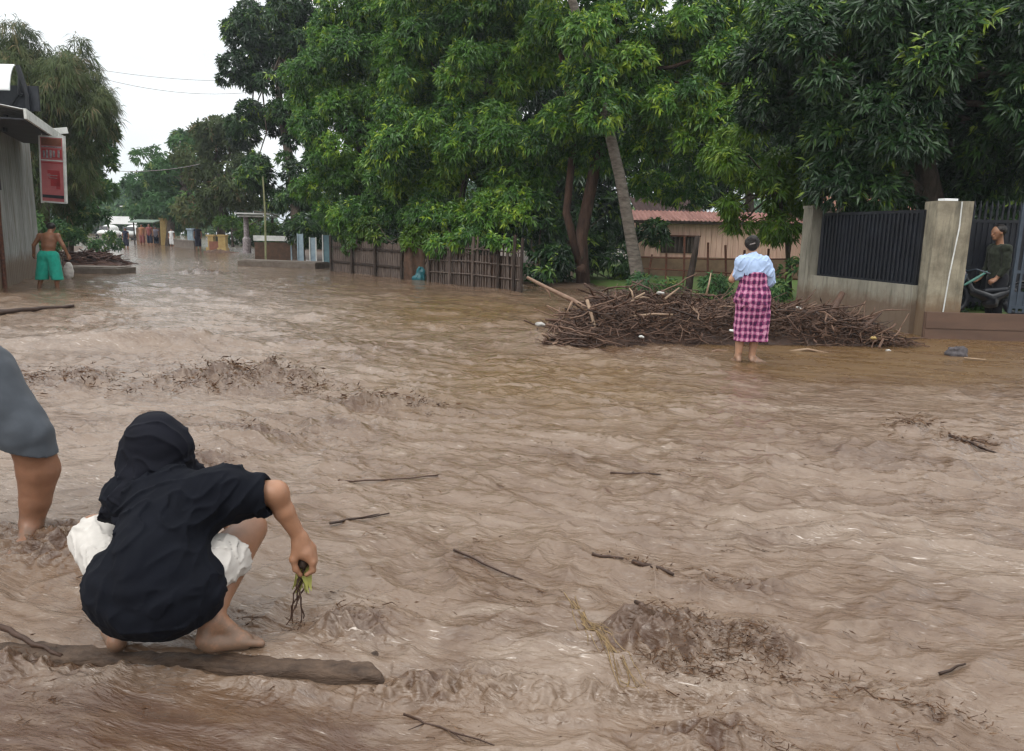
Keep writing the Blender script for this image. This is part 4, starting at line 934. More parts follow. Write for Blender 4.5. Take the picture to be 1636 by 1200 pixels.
# ------------------------------------------------------------------ fences in the middle distance
def bamboo_fence():
    a, b = D(682, 450, 22.8)[:2], D(832, 465, 19.9)[:2]; d = b - a; L = np.linalg.norm(d); d /= L; rot = math.atan2(d[1], d[0]); o = np.array((*lin(a, b, 0.5), 0))
    t = thing('bamboo_fence', o, 'grey split-bamboo lattice fence under the mango trees, right of the teal sheet', 'fence')
    rs = np.random.RandomState(2); mb = MB(); k = 0.03
    while k < L:
        h = 1.08 + rs.normal(0, 0.13); p = a + d * k; l = rs.normal(0, 0.02)
        mb.box((*(p + d * l), h / 2 - 0.1), (0.035 + 0.02 * rs.rand(), 0.02, h + 0.1), rot + rs.normal(0, 0.05), tilt=(0, l)); k += 0.085 + 0.03 * rs.rand()
    mb.build('pickets', BAMB, t, o)
    mb = MB()
    for z in (0.3, 0.65, 1.0): mb.tube([(*(a + V(0, -0.03)), z), (*(lin(a, b, 0.5) + V(0, -0.04)), z + 0.03), (*(b + V(0, -0.03)), z - 0.02)], 0.022, 6)
    mb.build('rails', BAMB, t, o)
    mb = MB(); mb.box((*(lin(a, b, 0.5) + V(0.02, 0.10)), 0.42), (L, 0.03, 0.9), rot); mb.build('backing_sheet', TARP, t, o)
    for k in (0.02, 0.27, 0.52, 0.78, 0.93, 1.0):
        p = lin(a, b, k) + V(0, -0.07); mb = MB(); mb.tube([(*p, -0.2), (*p, 0.6), (p[0] + 0.02, p[1], 1.2 + 0.25 * rs.rand())], 0.045, 7); mb.build('post', DKWOOD if k > 0.6 else BAMB, t, o)
    a, b = D(532, 432, 27.7)[:2], D(645, 446, 23.8)[:2]; d = b - a; L = np.linalg.norm(d); d /= L; rot = math.atan2(d[1], d[0]); o = np.array((*lin(a, b, 0.5), 0))
    t = thing('plank_fence', o, 'dull brown plank fence hung with vines, left of the teal sheet', 'fence')
    mb = MB(); k = 0.05
    while k < L:
        h = 1.1 + rs.normal(0, 0.05); p = a + d * k; mb.box((*p, h / 2 - 0.1), (0.13, 0.02, h + 0.1), rot, tilt=(0, rs.normal(0, 0.02))); k += 0.15
    mb.build('planks', BAMB, t, o)
    mb = MB()
    for z in (0.35, 0.85): mb.box((*(lin(a, b, 0.5) + V(-0.02, -0.035)), z), (L, 0.03, 0.06), rot)
    mb.build('rails', DKWOOD, t, o)
    for k in (0.0, 0.33, 0.66, 1.0):
        p = lin(a, b, k) + V(-0.05, -0.08); mb = MB(); mb.tube([(*p, -0.2), (*p, 1.25)], 0.05, 7); mb.build('post', DKWOOD, t, o)
    # sheets at the gap
    q = D(672, 448, 23.2); f = Field(0.05); f.ell((q[0], q[1], 0.16), (0.16, 0.10, 0.28)).ell((q[0] - 0.06, q[1] - 0.03, 0.05), (0.2, 0.12, 0.15)); f.fold = folds(6, 0.03)
    tag(skin_mesh(f, 0.02, 'plastic_sack', TEAL, None, (q[0], q[1], 0)), 'crumpled teal plastic sack at the foot of the fence', 'sack')
    mb = MB(); n = 14; x = np.linspace(-0.35, 0.3, n); zz = np.linspace(0.0, 1.15, 10); X, Z = np.meshgrid(x, zz, indexing='ij')
    i = np.arange(9)[None] + np.arange(n - 1)[:, None] * 10
    P = np.stack([q[0] - 0.2 + X, q[1] + 0.25 + 0.05 * np.sin(X * 18 + Z * 2), Z], -1).reshape(-1, 3); i = i.reshape(-1)
    mb.add(P, np.stack([i, i + 10, i + 11, i + 1], 1)); mb.add(P + V(0, 0.02, 0), np.stack([i, i + 1, i + 11, i + 10], 1))
    tag(mb.build('tarp', TARP, origin=(q[0] - 0.2, q[1] + 0.25, 0), smooth=True), 'brown tarp curtain hung across the gap between the fences', 'tarp')
bamboo_fence()

# ------------------------------------------------------------------ things along the far right roadside
def roadside():
    # concrete slab over the drain
    p0, p1 = D(388, 424, 29.6), D(512, 430, 28.6); c = (p0 + p1) / 2; L = np.linalg.norm((p1 - p0)[:2]); rot = math.atan2(p1[1] - p0[1], p1[0] - p0[0])
    mb = MB(); mb.box((c[0], c[1] + 0.6, 0.10), (L, 1.3, 0.20), rot); mb.box((c[0], c[1] + 0.62, 0.215), (L - 0.08, 1.1, 0.03), rot)
    tag(mb.build('concrete_slab', SLAB, origin=(c[0], c[1], 0)), 'low dark concrete slab in front of the pale blue gate panels', 'slab')
    # pale blue panels
    for i, (xa, xb, ya, yb, Y, m, lab) in enumerate(((477, 484, 374, 420, 30.6, PALEB, 'narrow pale blue board leftmost of the boards behind the concrete slab'), (496, 505, 380, 418, 30.4, PALEB, 'pale mint-blue board between the dark trunks behind the concrete slab'), (517, 527, 376, 428, 29.6, TEALP, 'dull teal board with white edge at the right end of the concrete slab'))):
        a, b = D(xa, yb, Y), D(xb, ya, Y); o = V((a[0] + b[0]) / 2, Y, 0); t = thing('board_panel', o, lab, 'board', 'boards behind the concrete slab')
        mb = MB(); mb.box((o[0], Y, (b[2] - 0.1) / 2), (b[0] - a[0], 0.05, b[2] + 0.1)); mb.build('panel', m, t, o)
        mb = MB()
        for s in (a[0], b[0]): mb.box((s, Y - 0.04, (b[2] - 0.1) / 2), (0.04, 0.05, b[2] + 0.14))
        mb.build('frame', OFFW if i else PALEB, t, o)
    # white low wall and its posts
    a, b = D(413, 400, 34), D(462, 400, 33.2); o = (a + b) / 2; o[2] = 0; t = thing('low_wall', o, 'low brown wall with whitewashed top band left of the pale blue boards', 'wall')
    mb = MB(); mb.box((o[0], o[1], 0.40), (b[0] - a[0], 0.2, 0.9)); mb.build('wall', TARP, t, o)
    mb = MB(); mb.box((o[0], o[1] - 0.02, 1.02), (b[0] - a[0] + 0.05, 0.26, 0.22)); mb.build('coping', OFFW, t, o)
    mb = MB(); mb.box((b[0] + 0.1, o[1] - 0.05, 0.75), (0.22, 0.24, 1.5)); mb.build('pillar', PALEB, t, o)
    # bamboo pole, tall
    p = D(424, 395, 32); q = D(420, 282, 32); mb = MB(); mb.tube([p - V(0, 0, 0.5), lin(p, q, 0.5) + V(0.04, 0, 0), q], [0.045, 0.04, 0.03], 7)
    tag(mb.build('bamboo_pole', mat('pale_bamboo', (0.24, 0.25, 0.13), (0.16, 0.16, 0.09), scale=5), origin=(p[0], p[1], 0)), 'tall pale bamboo pole standing before the far trees', 'pole')
    # little shelter: flat roof on a white column
    p = D(394, 378, 38); top = D(394, 342, 38); t = thing('roadside_shelter', (p[0], 38, 0), 'small flat-roofed shelter on a white column beyond the bamboo pole', 'shelter'); o = V(p[0], 38, 0)
    mb = MB(); mb.lathe((p[0], 38, 0.2), [(0.2, 0), (0.2, 0.7), (0.13, 0.8), (0.12, top[2] - 0.25)], 12); mb.build('column', GREYP, t, o)
    mb = MB(); mb.box((p[0] + 0.5, 38.2, top[2] + 0.02), (1.75, 1.4, 0.07)); mb.box((p[0] + 0.5, 38.2, top[2] - 0.1), (1.55, 1.2, 0.06)); mb.build('roof', OFFW, t, o)
    mb = MB(); mb.tube([(p[0] + 1.2, 38.3, 0), (p[0] + 1.2, 38.3, top[2] - 0.1)], 0.06, 8); mb.build('post', DKWOOD, t, o)
    # yellow gate posts and mud heap
    for i, (px, hgt, Y) in enumerate(((339, 24, 46), (357, 25, 45.2))):
        p = D(px, 401, Y); h = hgt / F * Y; mb = MB(); mb.box((p[0], Y, h / 2 - 0.1), (0.42 - 0.1 * (1 - i), 0.4, h + 0.2)); mb.box((p[0], Y, h + 0.03), (0.5, 0.48, 0.10)); mb.box((p[0], Y - 0.02, 0.1), (0.52, 0.5, 0.3))
        tag(mb.build('gate_post', YELP, origin=(p[0], Y, 0)), ('ochre yellow gate post, left of the pair by the muddy heap', 'ochre yellow gate post, right of the pair by the muddy heap')[i], 'post', 'ochre gate posts')
    p0, p1 = D(339, 395, 46), D(357, 395, 45.2); mb = MB(); mb.box((*((p0 + p1) / 2)[:2], 0.35), (p1[0] - p0[0], 0.06, 0.5)); tag(mb.build('gate_board', BRSTR, origin=(*((p0 + p1) / 2)[:2], 0)), 'brown board between the two ochre gate posts', 'board')
    p = D(347, 404, 44); f = Field(0.2); f.ell((p[0], p[1], -0.1), (0.9, 0.5, 0.3)).ell((p[0] + 0.8, p[1] + 0.2, -0.1), (0.6, 0.4, 0.2)); f.fold = folds(3, 0.1)
    tag(skin_mesh(f, 0.06, 'mud_heap', TARP, None, (p[0], p[1], 0)), 'red-brown mud heap below the ochre gate posts', 'mud heap')
    # tan posts and stalls farther on
    for px, Y, h, wd, m, lab in ((264, 58, 2.0, 0.42, YELP, 'tan roadside pillar far off, right of the people'), (306, 52, 1.3, 0.35, PALEB, 'pale grey-blue stump of a pillar left of the ochre gate posts')):
        p = D(px, 392, Y); mb = MB(); mb.box((p[0], Y, h / 2 - 0.1), (wd, wd, h)); mb.box((p[0], Y, h - 0.05), (wd + 0.1, wd + 0.1, 0.12)); tag(mb.build('roadside_pillar', m, origin=(p[0], Y, 0)), lab, 'pillar')
    a = D(280, 388, 54); b = D(312, 388, 50); mb = MB(); mb.box((*((a + b) / 2)[:2], 0.15), (np.linalg.norm((b - a)[:2]), 0.2, 0.6), math.atan2(b[1] - a[1], b[0] - a[0])); mb.box((*((a + b) / 2)[:2], 0.49), (np.linalg.norm((b - a)[:2]) + 0.06, 0.26, 0.08), math.atan2(b[1] - a[1], b[0] - a[0]))
    tag(mb.build('roadside_wall', SLAB, origin=(*((a + b) / 2)[:2], 0)), 'low whitish roadside wall beneath the far trees', 'wall')
    # stall with orange cloth
    p = D(236, 388, 60); t = thing('market_stall', (p[0], 60, 0), 'far stall with orange and tan cloth under a pale green awning', 'stall'); o = V(p[0], 60, 0)
    mb = MB(); mb.box((p[0], 60.2, 0.6), (1.5, 0.8, 1.3)); mb.build('counter', mat('orange_tan_cloth', (0.26, 0.15, 0.09), (0.16, 0.10, 0.07), scale=6), t, o)
    mb = MB(); mb.box((p[0] - 0.1, 60.1, 1.75), (2.0, 1.5, 0.08), tilt=(0.12, 0)); mb.build('awning', mat('pale_green_sheet', (0.22, 0.28, 0.23)), t, o)
    for s in (-0.8, 0.75): mb = MB(); mb.tube([(p[0] + s, 59.6, -0.2), (p[0] + s, 59.6, 1.7)], 0.05, 6); mb.build('post', DKWOOD, t, o)
    # white banner over the road on its poles
    p0, p1 = D(171, 352, 74), D(218, 352, 74); t = thing('road_banner', (p0[0], 74, 0), 'plain white banner stretched over the far road', 'banner'); o = V(p0[0], 74, 0)
    mb = MB(); mb.box(((p0 + p1) / 2), (p1[0] - p0[0], 0.04, 0.72)); mb.build('banner_sheet', WHITES, t, o)
    for q in (p0, p1): mb = MB(); mb.tube([(q[0], 74.05, -0.3), (q[0], 74.05, p0[2] + 0.4)], 0.05, 6); mb.build('pole', GREYP, t, o)
    for px, Y, ht, lab in ((211, 78, 330, 'straight pale lamp post just behind the white banner'), (224, 70, 336, 'curved-arm pale lamp post right of the white banner')):
        p = D(px, 390, Y); q = D(px, ht, Y); t = thing('street_lamp', (p[0], Y, 0), lab, 'street lamp', 'far lamp posts'); o = V(p[0], Y, 0); mb = MB()
        mb.tube([(p[0], Y, -0.3), (q[0], Y, q[2] - 0.6), (q[0] - 0.15, Y, q[2] - 0.1), (q[0] - 0.7, Y, q[2])], [0.07, 0.055, 0.05, 0.045], 7); mb.build('pole', GREYP, t, o)
        mb = MB(); mb.box((q[0] - 0.95, Y, q[2]), (0.5, 0.2, 0.1)); mb.build('lamp_head', OFFW, t, o)
    # parked pale vehicles far off, mostly a few pixels
    for px, Y, lab in ((176, 80, 'pale far car below the left end of the white banner'), (214, 76, 'pale far car below the right end of the white banner')):
        p = D(px, 386, Y); o = V(p[0], Y, 0); t = thing('parked_car', o, lab, 'car', 'far cars below the banner')
        f = Field(0.15); f.ell((p[0], Y, 0.55), (0.85, 1.9, 0.4)).ell((p[0], Y + 0.2, 1.0), (0.68, 1.1, 0.42)); skin_mesh(f, 0.08, 'body', OFFW, t, o)
        mb = MB(); mb.box((p[0], Y - 0.95, 1.05), (1.0, 0.1, 0.36), tilt=(-0.5, 0)); mb.build('windscreen', BLACKM, t, o)
        for s in (-0.72, 0.72):
            for yy in (-1.1, 1.2): mb = MB(); a = np.linspace(0, 2 * np.pi, 13); mb.tube(np.stack([0 * a + p[0] + s, Y + yy + 0.22 * np.cos(a), 0.22 + 0.22 * np.sin(a)], 1), 0.09, 6, cap=False); mb.build('wheel', BLACKM, t, o)
roadside()
OR = cloth('orange_cloth', (0.30, 0.14, 0.08)); RD = cloth('dull_red_cloth', (0.20, 0.07, 0.065)); LV = cloth('pale_lilac_cloth', (0.26, 0.24, 0.29)); DK = cloth('dark_blue_cloth', (0.02, 0.022, 0.04)); WH = cloth('white_far_cloth', (0.6, 0.6, 0.6))
far_person(202, 396, 49, 1.35, 'person in dark clothes wading in the middle of the far road', DK, DK)
far_person(228, 390, 57, 1.6, 'far person in pinkish orange top at the left of the roadside group', OR, RD)
far_person(240, 391, 56, 1.65, 'far person in dull red top by the orange stall', RD, DK)
far_person(250, 391, 56.5, 1.45, 'far person in pale lilac top right of the orange stall', LV, DK)
far_person(275, 391, 55, 1.35, 'far person in white top beside the dark trunk', WH, WH)
far_person(317, 395, 50, 1.6, 'far person in dark clothes beside the grey-blue pillar stump', DK, DK)
# ------------------------------------------------------------------ shop on the left
def shop():
    a, b = V(-11.62, 17.3), V(-13.7, 22.2); d = b - a; L = np.linalg.norm(d); d /= L; rot = math.atan2(d[1], d[0]); n = V(d[1], -d[0])   # n points to the road
    o = V(-13.5, 19.5, 0); t = thing('corrugated_shop', o, 'weathered grey zinc-walled shop at the left edge with overhanging roof', 'shop')
    mb = MB(); c = lin(a, b, 0.5); corr_sheet(mb, (*c, 1.75), (*d, 0), (0, 0, 1), L, 3.9, (*n, 0), 0.22, 0.02)
    e = b - n * 4; corr_sheet(mb, (*lin(b, b - n * 4, 0.5), 1.75), (*-n, 0), (0, 0, 1), 4, 3.9, (*d, 0), 0.22, 0.02)
    mb.build('wall', ZINC, t, o, smooth=True)
    # flat near panel by the road, with a dark upper opening
    mb = MB(); p = a - d * 0.75; mb.box((*p, 0.85), (1.45, 0.07, 2.1), rot); mb.build('lower_panel', CONC2, t, o)
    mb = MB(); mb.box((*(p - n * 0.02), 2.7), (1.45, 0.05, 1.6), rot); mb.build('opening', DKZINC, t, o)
    mb = MB(); q = a + n * 0.06; mb.tube([(*(q + V(0.02, 0)), -0.2), (*(q + V(0.04, 0)), 1.5), (*(q + V(0.12, 0)), 3.45)], 0.05, 7); q2 = a + d * 0.45 + n * 0.05; mb.build('post', RUST, t, o)
    mb = MB(); mb.tube([(*q2, 2.2), (*(q2 - V(0.04, 0)), 3.5)], 0.07, 6); tag(mb.build('downpipe', DKZINC, t, o), 'dark pipe stub high on the wall')
    # eaves: soffit, fascia and roof sheet
    rc = lin(a, b, 0.30) + n * 0.1
    mb = MB(); corr_sheet(mb, (*(rc - n * 0.2 - d * 0.5), 3.92), (*d, 0), (*n, -0.16), 5.6, 2.3, (0.1, 0, 1), 0.2, 0.02); mb.build('roof', ZINC, t, o)
    mb = MB(); mb.box((*(rc + n * 0.95 - d * 0.5), 3.66), (5.6, 0.05, 0.20), rot); mb.box((*(rc + d * 2.34 + n * 0.1), 3.80), (0.05, 1.9, 0.16), rot, tilt=(-0.16, 0)); mb.build('fascia', OFFW, t, o)
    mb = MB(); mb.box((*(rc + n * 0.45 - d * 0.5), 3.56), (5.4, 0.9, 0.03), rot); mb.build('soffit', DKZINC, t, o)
    # upper dark gable panel with truss strut
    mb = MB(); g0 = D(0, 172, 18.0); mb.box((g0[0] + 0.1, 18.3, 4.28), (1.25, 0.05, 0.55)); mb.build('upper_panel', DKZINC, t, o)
    mb = MB(); p0, p1 = D(28, 105, 18.2), D(47, 208, 18.2); mb.tube([p0, lin(p0, p1, 0.5) + V(0.10, 0, 0.05), p1], 0.055, 6)
    p2 = D(30, 150, 18.2); mb.tube([lin(p0, p1, 0.15), p2], 0.03, 5); mb.tube([lin(p0, p1, 0.45), p2], 0.03, 5); mb.tube([p2, D(2, 190, 18.2)], 0.03, 5)
    x = D(8, 210, 17.6); mb.tube([x, D(9, 182, 17.6)], 0.045, 5); mb.build('truss', BLACKM, t, o)
    # white curved canopy sheet
    mb = MB(); aa = np.linspace(0.0, 1.35, 9); P = []
    for k in aa: P.append((0.45 * math.sin(k) * 0.6, 0.75 * math.cos(k)))
    xr = D(27, 150, 18.0); N = len(P); v = []
    for xx in (-2.0, 0.0):
        for (yy, zz) in P: v.append((xr[0] + xx + 0.05 * (zz), 18.0 - yy, xr[2] + zz - 0.12))
    v = np.array(v); i = np.arange(N - 1); mb.add(v, np.stack([i, i + 1, i + N + 1, i + N], 1)); mb.add(v + V(0, 0.02, -0.015), np.stack([i, i + N, i + N + 1, i + 1], 1)); mb.build('canopy', WHITES, t, o, smooth=True)
    # hanging sign
    s0, s1 = D(66, 320, 18.6), D(104, 222, 18.6); cx, cz = (s0[0] + s1[0]) / 2, (s0[2] + s1[2]) / 2; wd, hg = 0.60, 1.50; so_ = V(cx, 18.6, 0)
    sg = thing('hanging_sign', (cx, 18.6, cz), 'tall faded red advertising sign hanging from the shop eaves', 'sign'); so_ = V(cx, 18.6, cz); R_ = -0.1; TL = (0, 0.055)
    sq = lambda x_, y_, z_: so_ + V((x_ + 0.055 * z_) * math.cos(R_) - y_ * math.sin(R_), (x_ + 0.055 * z_) * math.sin(R_) + y_ * math.cos(R_), z_)
    mb = MB(); mb.box(so_, (wd, 0.05, hg), R_, tilt=TL); mb.build('board', PINKS, sg, so_)
    mb = MB()
    for s in (-1, 1): mb.box(sq(s * wd / 2, 0, 0), (0.035, 0.075, hg + 0.05), R_, tilt=TL)
    for s in (-1, 1): mb.box(sq(0, 0, s * hg / 2), (wd, 0.07, 0.035), R_, tilt=TL)
    for s in (-0.2, 0.2): mb.tube([so_ + V(s, 0, hg / 2), so_ + V(s, 0, hg / 2 + 0.18)], 0.012, 5)
    mb.build('frame', OFFW, sg, so_)
    mb = MB(); y = -0.030; F_ = lambda x_, z_, w_, h_, m_: mb.box(sq(x_, y, z_), (w_, 0.006, h_), R_, mat=m_, tilt=TL)
    F_(0, 0.63, 0.50, 0.16, 1); F_(0, 0.52, 0.5, 0.03, 2); F_(0.0, 0.37, 0.50, 0.20, 0)
    for k, (x_, h_) in enumerate(((-0.19, 0.16), (-0.11, 0.19), (-0.02, 0.18), (0.06, 0.15), (0.18, 0.17))):
        mb.box(sq(x_, -0.036, 0.36), (0.055, 0.006, h_), R_, mat=2, tilt=TL)
    F_(0, 0.21, 0.54, 0.03, 4); F_(0, 0.155, 0.54, 0.022, 0)
    for x_, z_, w_, h_ in ((0.03, -0.05, 0.30, 0.07), (0.07, -0.22, 0.24, 0.32), (-0.02, -0.20, 0.16, 0.05), (0.14, -0.30, 0.10, 0.30)): F_(x_, z_, w_, h_, 0)
    for x_, z_, w_, h_ in ((0.0, -0.13, 0.26, 0.016), (0.02, -0.19, 0.2, 0.014)): mb.box(sq(x_, -0.036, z_), (w_, 0.006, h_), R_, mat=2, tilt=TL)
    F_(0, -0.62, 0.54, 0.07, 3)
    mb.build('printed_panel', [REDS, BRSTR, GREYP, DKZINC, OFFW], sg, so_)
shop()

def left_bits():
    p0, p1 = D(100, 432, 23.5), D(186, 434, 23.2); c = (p0 + p1) / 2
    mb = MB(); mb.box((c[0], c[1] + 0.5, 0.08), (p1[0] - p0[0], 1.1, 0.16), -0.04); mb.box((c[0] - 0.05, c[1] + 0.55, 0.175), (p1[0] - p0[0] - 0.15, 0.9, 0.03), -0.04)
    tag(mb.build('concrete_slab', SLAB, origin=(c[0], c[1], 0)), 'thin dark concrete slab projecting from the left bank behind the shirtless man', 'slab')
    p = D(108, 418, 21); f = Field(0.06); f.ell((p[0], 21, 0.18), (0.14, 0.12, 0.22)).ell((p[0] + 0.04, 21, 0.34), (0.09, 0.08, 0.1)); f.fold = folds(7, 0.025)
    tag(skin_mesh(f, 0.02, 'white_sack', WHITE, None, (p[0], 21, 0)), 'white sack standing by the right hand of the shirtless man', 'sack')
    mb = MB()
    for (xa, ya), (xb, yb), sg in (((150, 112), (345, 142), 0.6), ((150, 108), (345, 124), 0.3), ((188, 268), (260, 262), 0.3)):
        a = D(xa - 60, ya - 9 * (ya < 200), 42); b = D(xb + 60, yb + 5 * (ya < 200), 47); s = np.linspace(0, 1, 15)[:, None]
        mb = MB(); mb.tube(lin(a[None], b[None], s) - V(0, 0, 1) * sg * 4 * s * (1 - s), 0.011 if ya < 200 else 0.014, 4)
        tag(mb.build('power_line', GREYP, origin=a), {112: 'lower of the two thin wires crossing the open sky', 108: 'upper of the two thin wires crossing the open sky', 268: 'lowest wire, crossing the sky gap near the far trees'}[ya], 'wire', 'wires over the road')
left_bits()

# ------------------------------------------------------------------ trees
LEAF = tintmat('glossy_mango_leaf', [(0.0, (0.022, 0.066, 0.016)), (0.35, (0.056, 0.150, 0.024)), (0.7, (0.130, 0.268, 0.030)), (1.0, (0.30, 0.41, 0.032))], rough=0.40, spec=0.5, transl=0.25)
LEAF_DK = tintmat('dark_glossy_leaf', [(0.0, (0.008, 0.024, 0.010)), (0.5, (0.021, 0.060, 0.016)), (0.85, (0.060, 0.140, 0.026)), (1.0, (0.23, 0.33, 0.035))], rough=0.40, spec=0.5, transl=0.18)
LEAF_YG = tintmat('yellow_green_leaf', [(0.0, (0.035, 0.085, 0.012)), (0.5, (0.080, 0.165, 0.014)), (1.0, (0.185, 0.270, 0.022))], rough=0.5, spec=0.4, transl=0.3)
LEAF_BR = tintmat('fine_olive_foliage', [(0.0, (0.030, 0.046, 0.018)), (0.5, (0.072, 0.102, 0.034)), (0.85, (0.120, 0.132, 0.052)), (1.0, (0.20, 0.15, 0.08))], rough=0.7, spec=0.3, transl=0.25)
LEAF_FAR = tintmat('far_green_foliage', [(0.0, (0.028, 0.075, 0.030)), (0.5, (0.060, 0.140, 0.044)), (0.85, (0.115, 0.205, 0.055)), (1.0, (0.19, 0.235, 0.065))], rough=0.6, spec=0.35, transl=0.2)
LEAF_SH = tintmat('shrub_leaf', [(0.0, (0.025, 0.06, 0.014)), (0.5, (0.055, 0.125, 0.02)), (1.0, (0.16, 0.23, 0.03))], rough=0.5, transl=0.25)

def unit(a): return a / (np.linalg.norm(a, axis=-1, keepdims=True) + 1e-9)

def leaves(mb, pos, dirs, tint, k, L, W, droop, spread, rng, jit=0.25):
    """a whorl of k leaves at every shoot tip"""
    n = len(pos); pos = np.repeat(pos, k, 0); d = np.repeat(unit(dirs), k, 0); N = n * k
    r = unit(rng.normal(size=(N, 3))); perp = unit(np.cross(d, r)); th = np.radians(rng.uniform(spread[0], spread[1], N))[:, None]
    ld = unit(d * np.cos(th) + perp * np.sin(th) + V(0, 0, -droop) * rng.uniform(0.5, 1.5, (N, 1)))
    wv = unit(np.cross(ld, d + 0.3 * rng.normal(size=(N, 3)))); up = np.cross(wv, ld)
    l = L * rng.uniform(0.55, 1.4, (N, 1)); w_ = W * rng.uniform(0.75, 1.2, (N, 1))
    base = pos + ld * 0.02 + rng.normal(0, 0.02, (N, 3)); mid = base + ld * l * 0.45; tip = base + ld * l - V(0, 0, 1) * l * droop * 0.35
    v = np.stack([base, mid + wv * w_ / 2 + up * w_ * 0.18, tip, mid - wv * w_ / 2 + up * w_ * 0.18], 1).reshape(-1, 3)
    tt = np.repeat(np.clip(np.repeat(tint, k) + rng.normal(0, 0.07, N), 0, 1), 4)
    mb.add(v, np.arange(N * 4).reshape(-1, 4), tt)

def crown(blobs, rng, m, ncl, nsh, cr, k, L, W, droop=0.35, spread=(25, 85), young=0.07, hang=0.0, flat=0.75):
    mb = MB(); tips = []
    for (c, r) in blobs:
        c = np.asarray(c, float); r = np.asarray(r, float)
        nc = max(3, int(ncl * (r[0] * r[1] * r[2]) ** (2 / 3)))
        q = unit(rng.normal(size=(nc, 3))) * (rng.uniform(0.35, 1.0, (nc, 1)) ** 0.45)
        cc = c + q * r; tips.append(cc)
        for j in range(nc):
            cs = cr * rng.uniform(0.6, 1.35); ns = int(nsh * (cs / cr) ** 2)
            u = unit(rng.normal(size=(ns, 3)) + q[j] * 0.45 + V(0, 0, 0.25)); rad = rng.uniform(0.45, 1.0, (ns, 1)) ** 0.5 * cs
            p = cc[j] + u * rad * V(1, 1, flat)
            if hang: p[:, 2] -= hang * rng.uniform(0, 1, ns) ** 2 * cs
            base = rng.uniform(0.15, 0.55); tint = np.clip(base + rng.normal(0, 0.13, ns), 0, 0.8)
            if rng.rand() < 0.35: tint = np.clip(tint + 0.16, 0, 0.85)
            y = rng.rand(ns) < young; tint[y] = rng.uniform(0.82, 1.0, y.sum())
            leaves(mb, p, unit(u + V(0, 0, 0.15)), tint, k, L, W, droop, spread, rng)
    return mb, np.concatenate(tips)

def limb(mb, a, b, r0, r1, rng, wob=0.12, n=6, sides=7):
    s = np.linspace(0, 1, n)[:, None]; L = np.linalg.norm(np.asarray(b) - a); p = lin(np.asarray(a)[None], np.asarray(b)[None], s)
    p[1:-1] += rng.normal(0, wob * L * 0.3, (n - 2, 3)); p[:, 2] += 0.08 * L * np.sin(s[:, 0] * np.pi); mb.tube(p, np.linspace(r0, r1, n), sides)

def tree(name, label, seed, blobs, trunks, leafm, barkm, group=None, nl=14, **kw):
    """blobs: crown masses; trunks: list of (points, r0, r1); limbs run from the trunk tops into the crown"""
    rng = np.random.RandomState(seed); base = np.asarray(trunks[0][0][0], float); base = V(base[0], base[1], 0)
    t = thing(name, base, label, 'tree', group)
    cm, tips = crown(blobs, rng, leafm, **kw)
    mb = MB()
    for pts, r0, r1 in trunks:
        pts = np.asarray(pts, float); n = len(pts); r = np.linspace(r0, r1, n); mb.tube(pts, r, 10)
        mb.tube([pts[0] - V(0, 0, 0.1), pts[0] + V(0, 0, 0.15)], [r0 * 1.5, r0 * 0.9], 10)
    tops = [np.asarray(p[0][-1], float) for p in trunks]
    for j in rng.permutation(len(tips))[:nl]:
        a = min(tops, key=lambda q: np.linalg.norm(q - tips[j])); limb(mb, a, tips[j], trunks[0][2] * 0.7, 0.02, rng)
    mb.build('trunk', barkm, t, base, smooth=True); cm.build('crown', leafm, t, base)
    return t

def B(px, py, Y, rx, ry=None, rz=None):      # a crown mass measured in the photograph, at depth Y
    return (D(px, py, Y), (rx, ry or rx, rz or rx * 0.8))
def TR(*p): return [D(a, b, c) for a, b, c in p]

MANGO = dict(ncl=9, nsh=110, cr=0.58, k=8, L=0.17, W=0.056, droop=0.5)
# left of the road
tree('casuarina', 'tall drooping olive-brown tree rising behind the left shop', 1, [B(60, 105, 27, 1.75, 1.7, 1.35), B(10, 160, 27, 1.8, 1.8, 2.0), B(105, 165, 27, 1.35, 1.3, 1.5), B(75, 260, 28, 1.5, 1.5, 1.6)], [(TR((70, 440, 27.5), (70, 300, 27.5), (65, 180, 27.3)), 0.22, 0.12)], LEAF_BR, BARK, ncl=9, nsh=70, cr=0.55, k=9, L=0.30, W=0.026, droop=1.0, hang=1.3, young=0.12, spread=(20, 70))
tree('broadleaf_tree', 'darker broad-leaved tree at the left road edge with its branches reaching over the water', 2, [B(140, 240, 32, 0.95, 1.0, 0.9), B(120, 310, 31, 1.25, 1.2, 1.2), B(165, 262, 32, 0.5, 0.6, 0.5), B(145, 345, 30, 0.85, 0.9, 0.6), B(160, 215, 32, 0.4, 0.4, 0.4)], [(TR((110, 415, 31), (115, 350, 31), (130, 270, 31.5)), 0.16, 0.08)], LEAF_FAR, BARK, ncl=10, nsh=55, cr=0.45, k=8, L=0.2, W=0.075, droop=0.4)
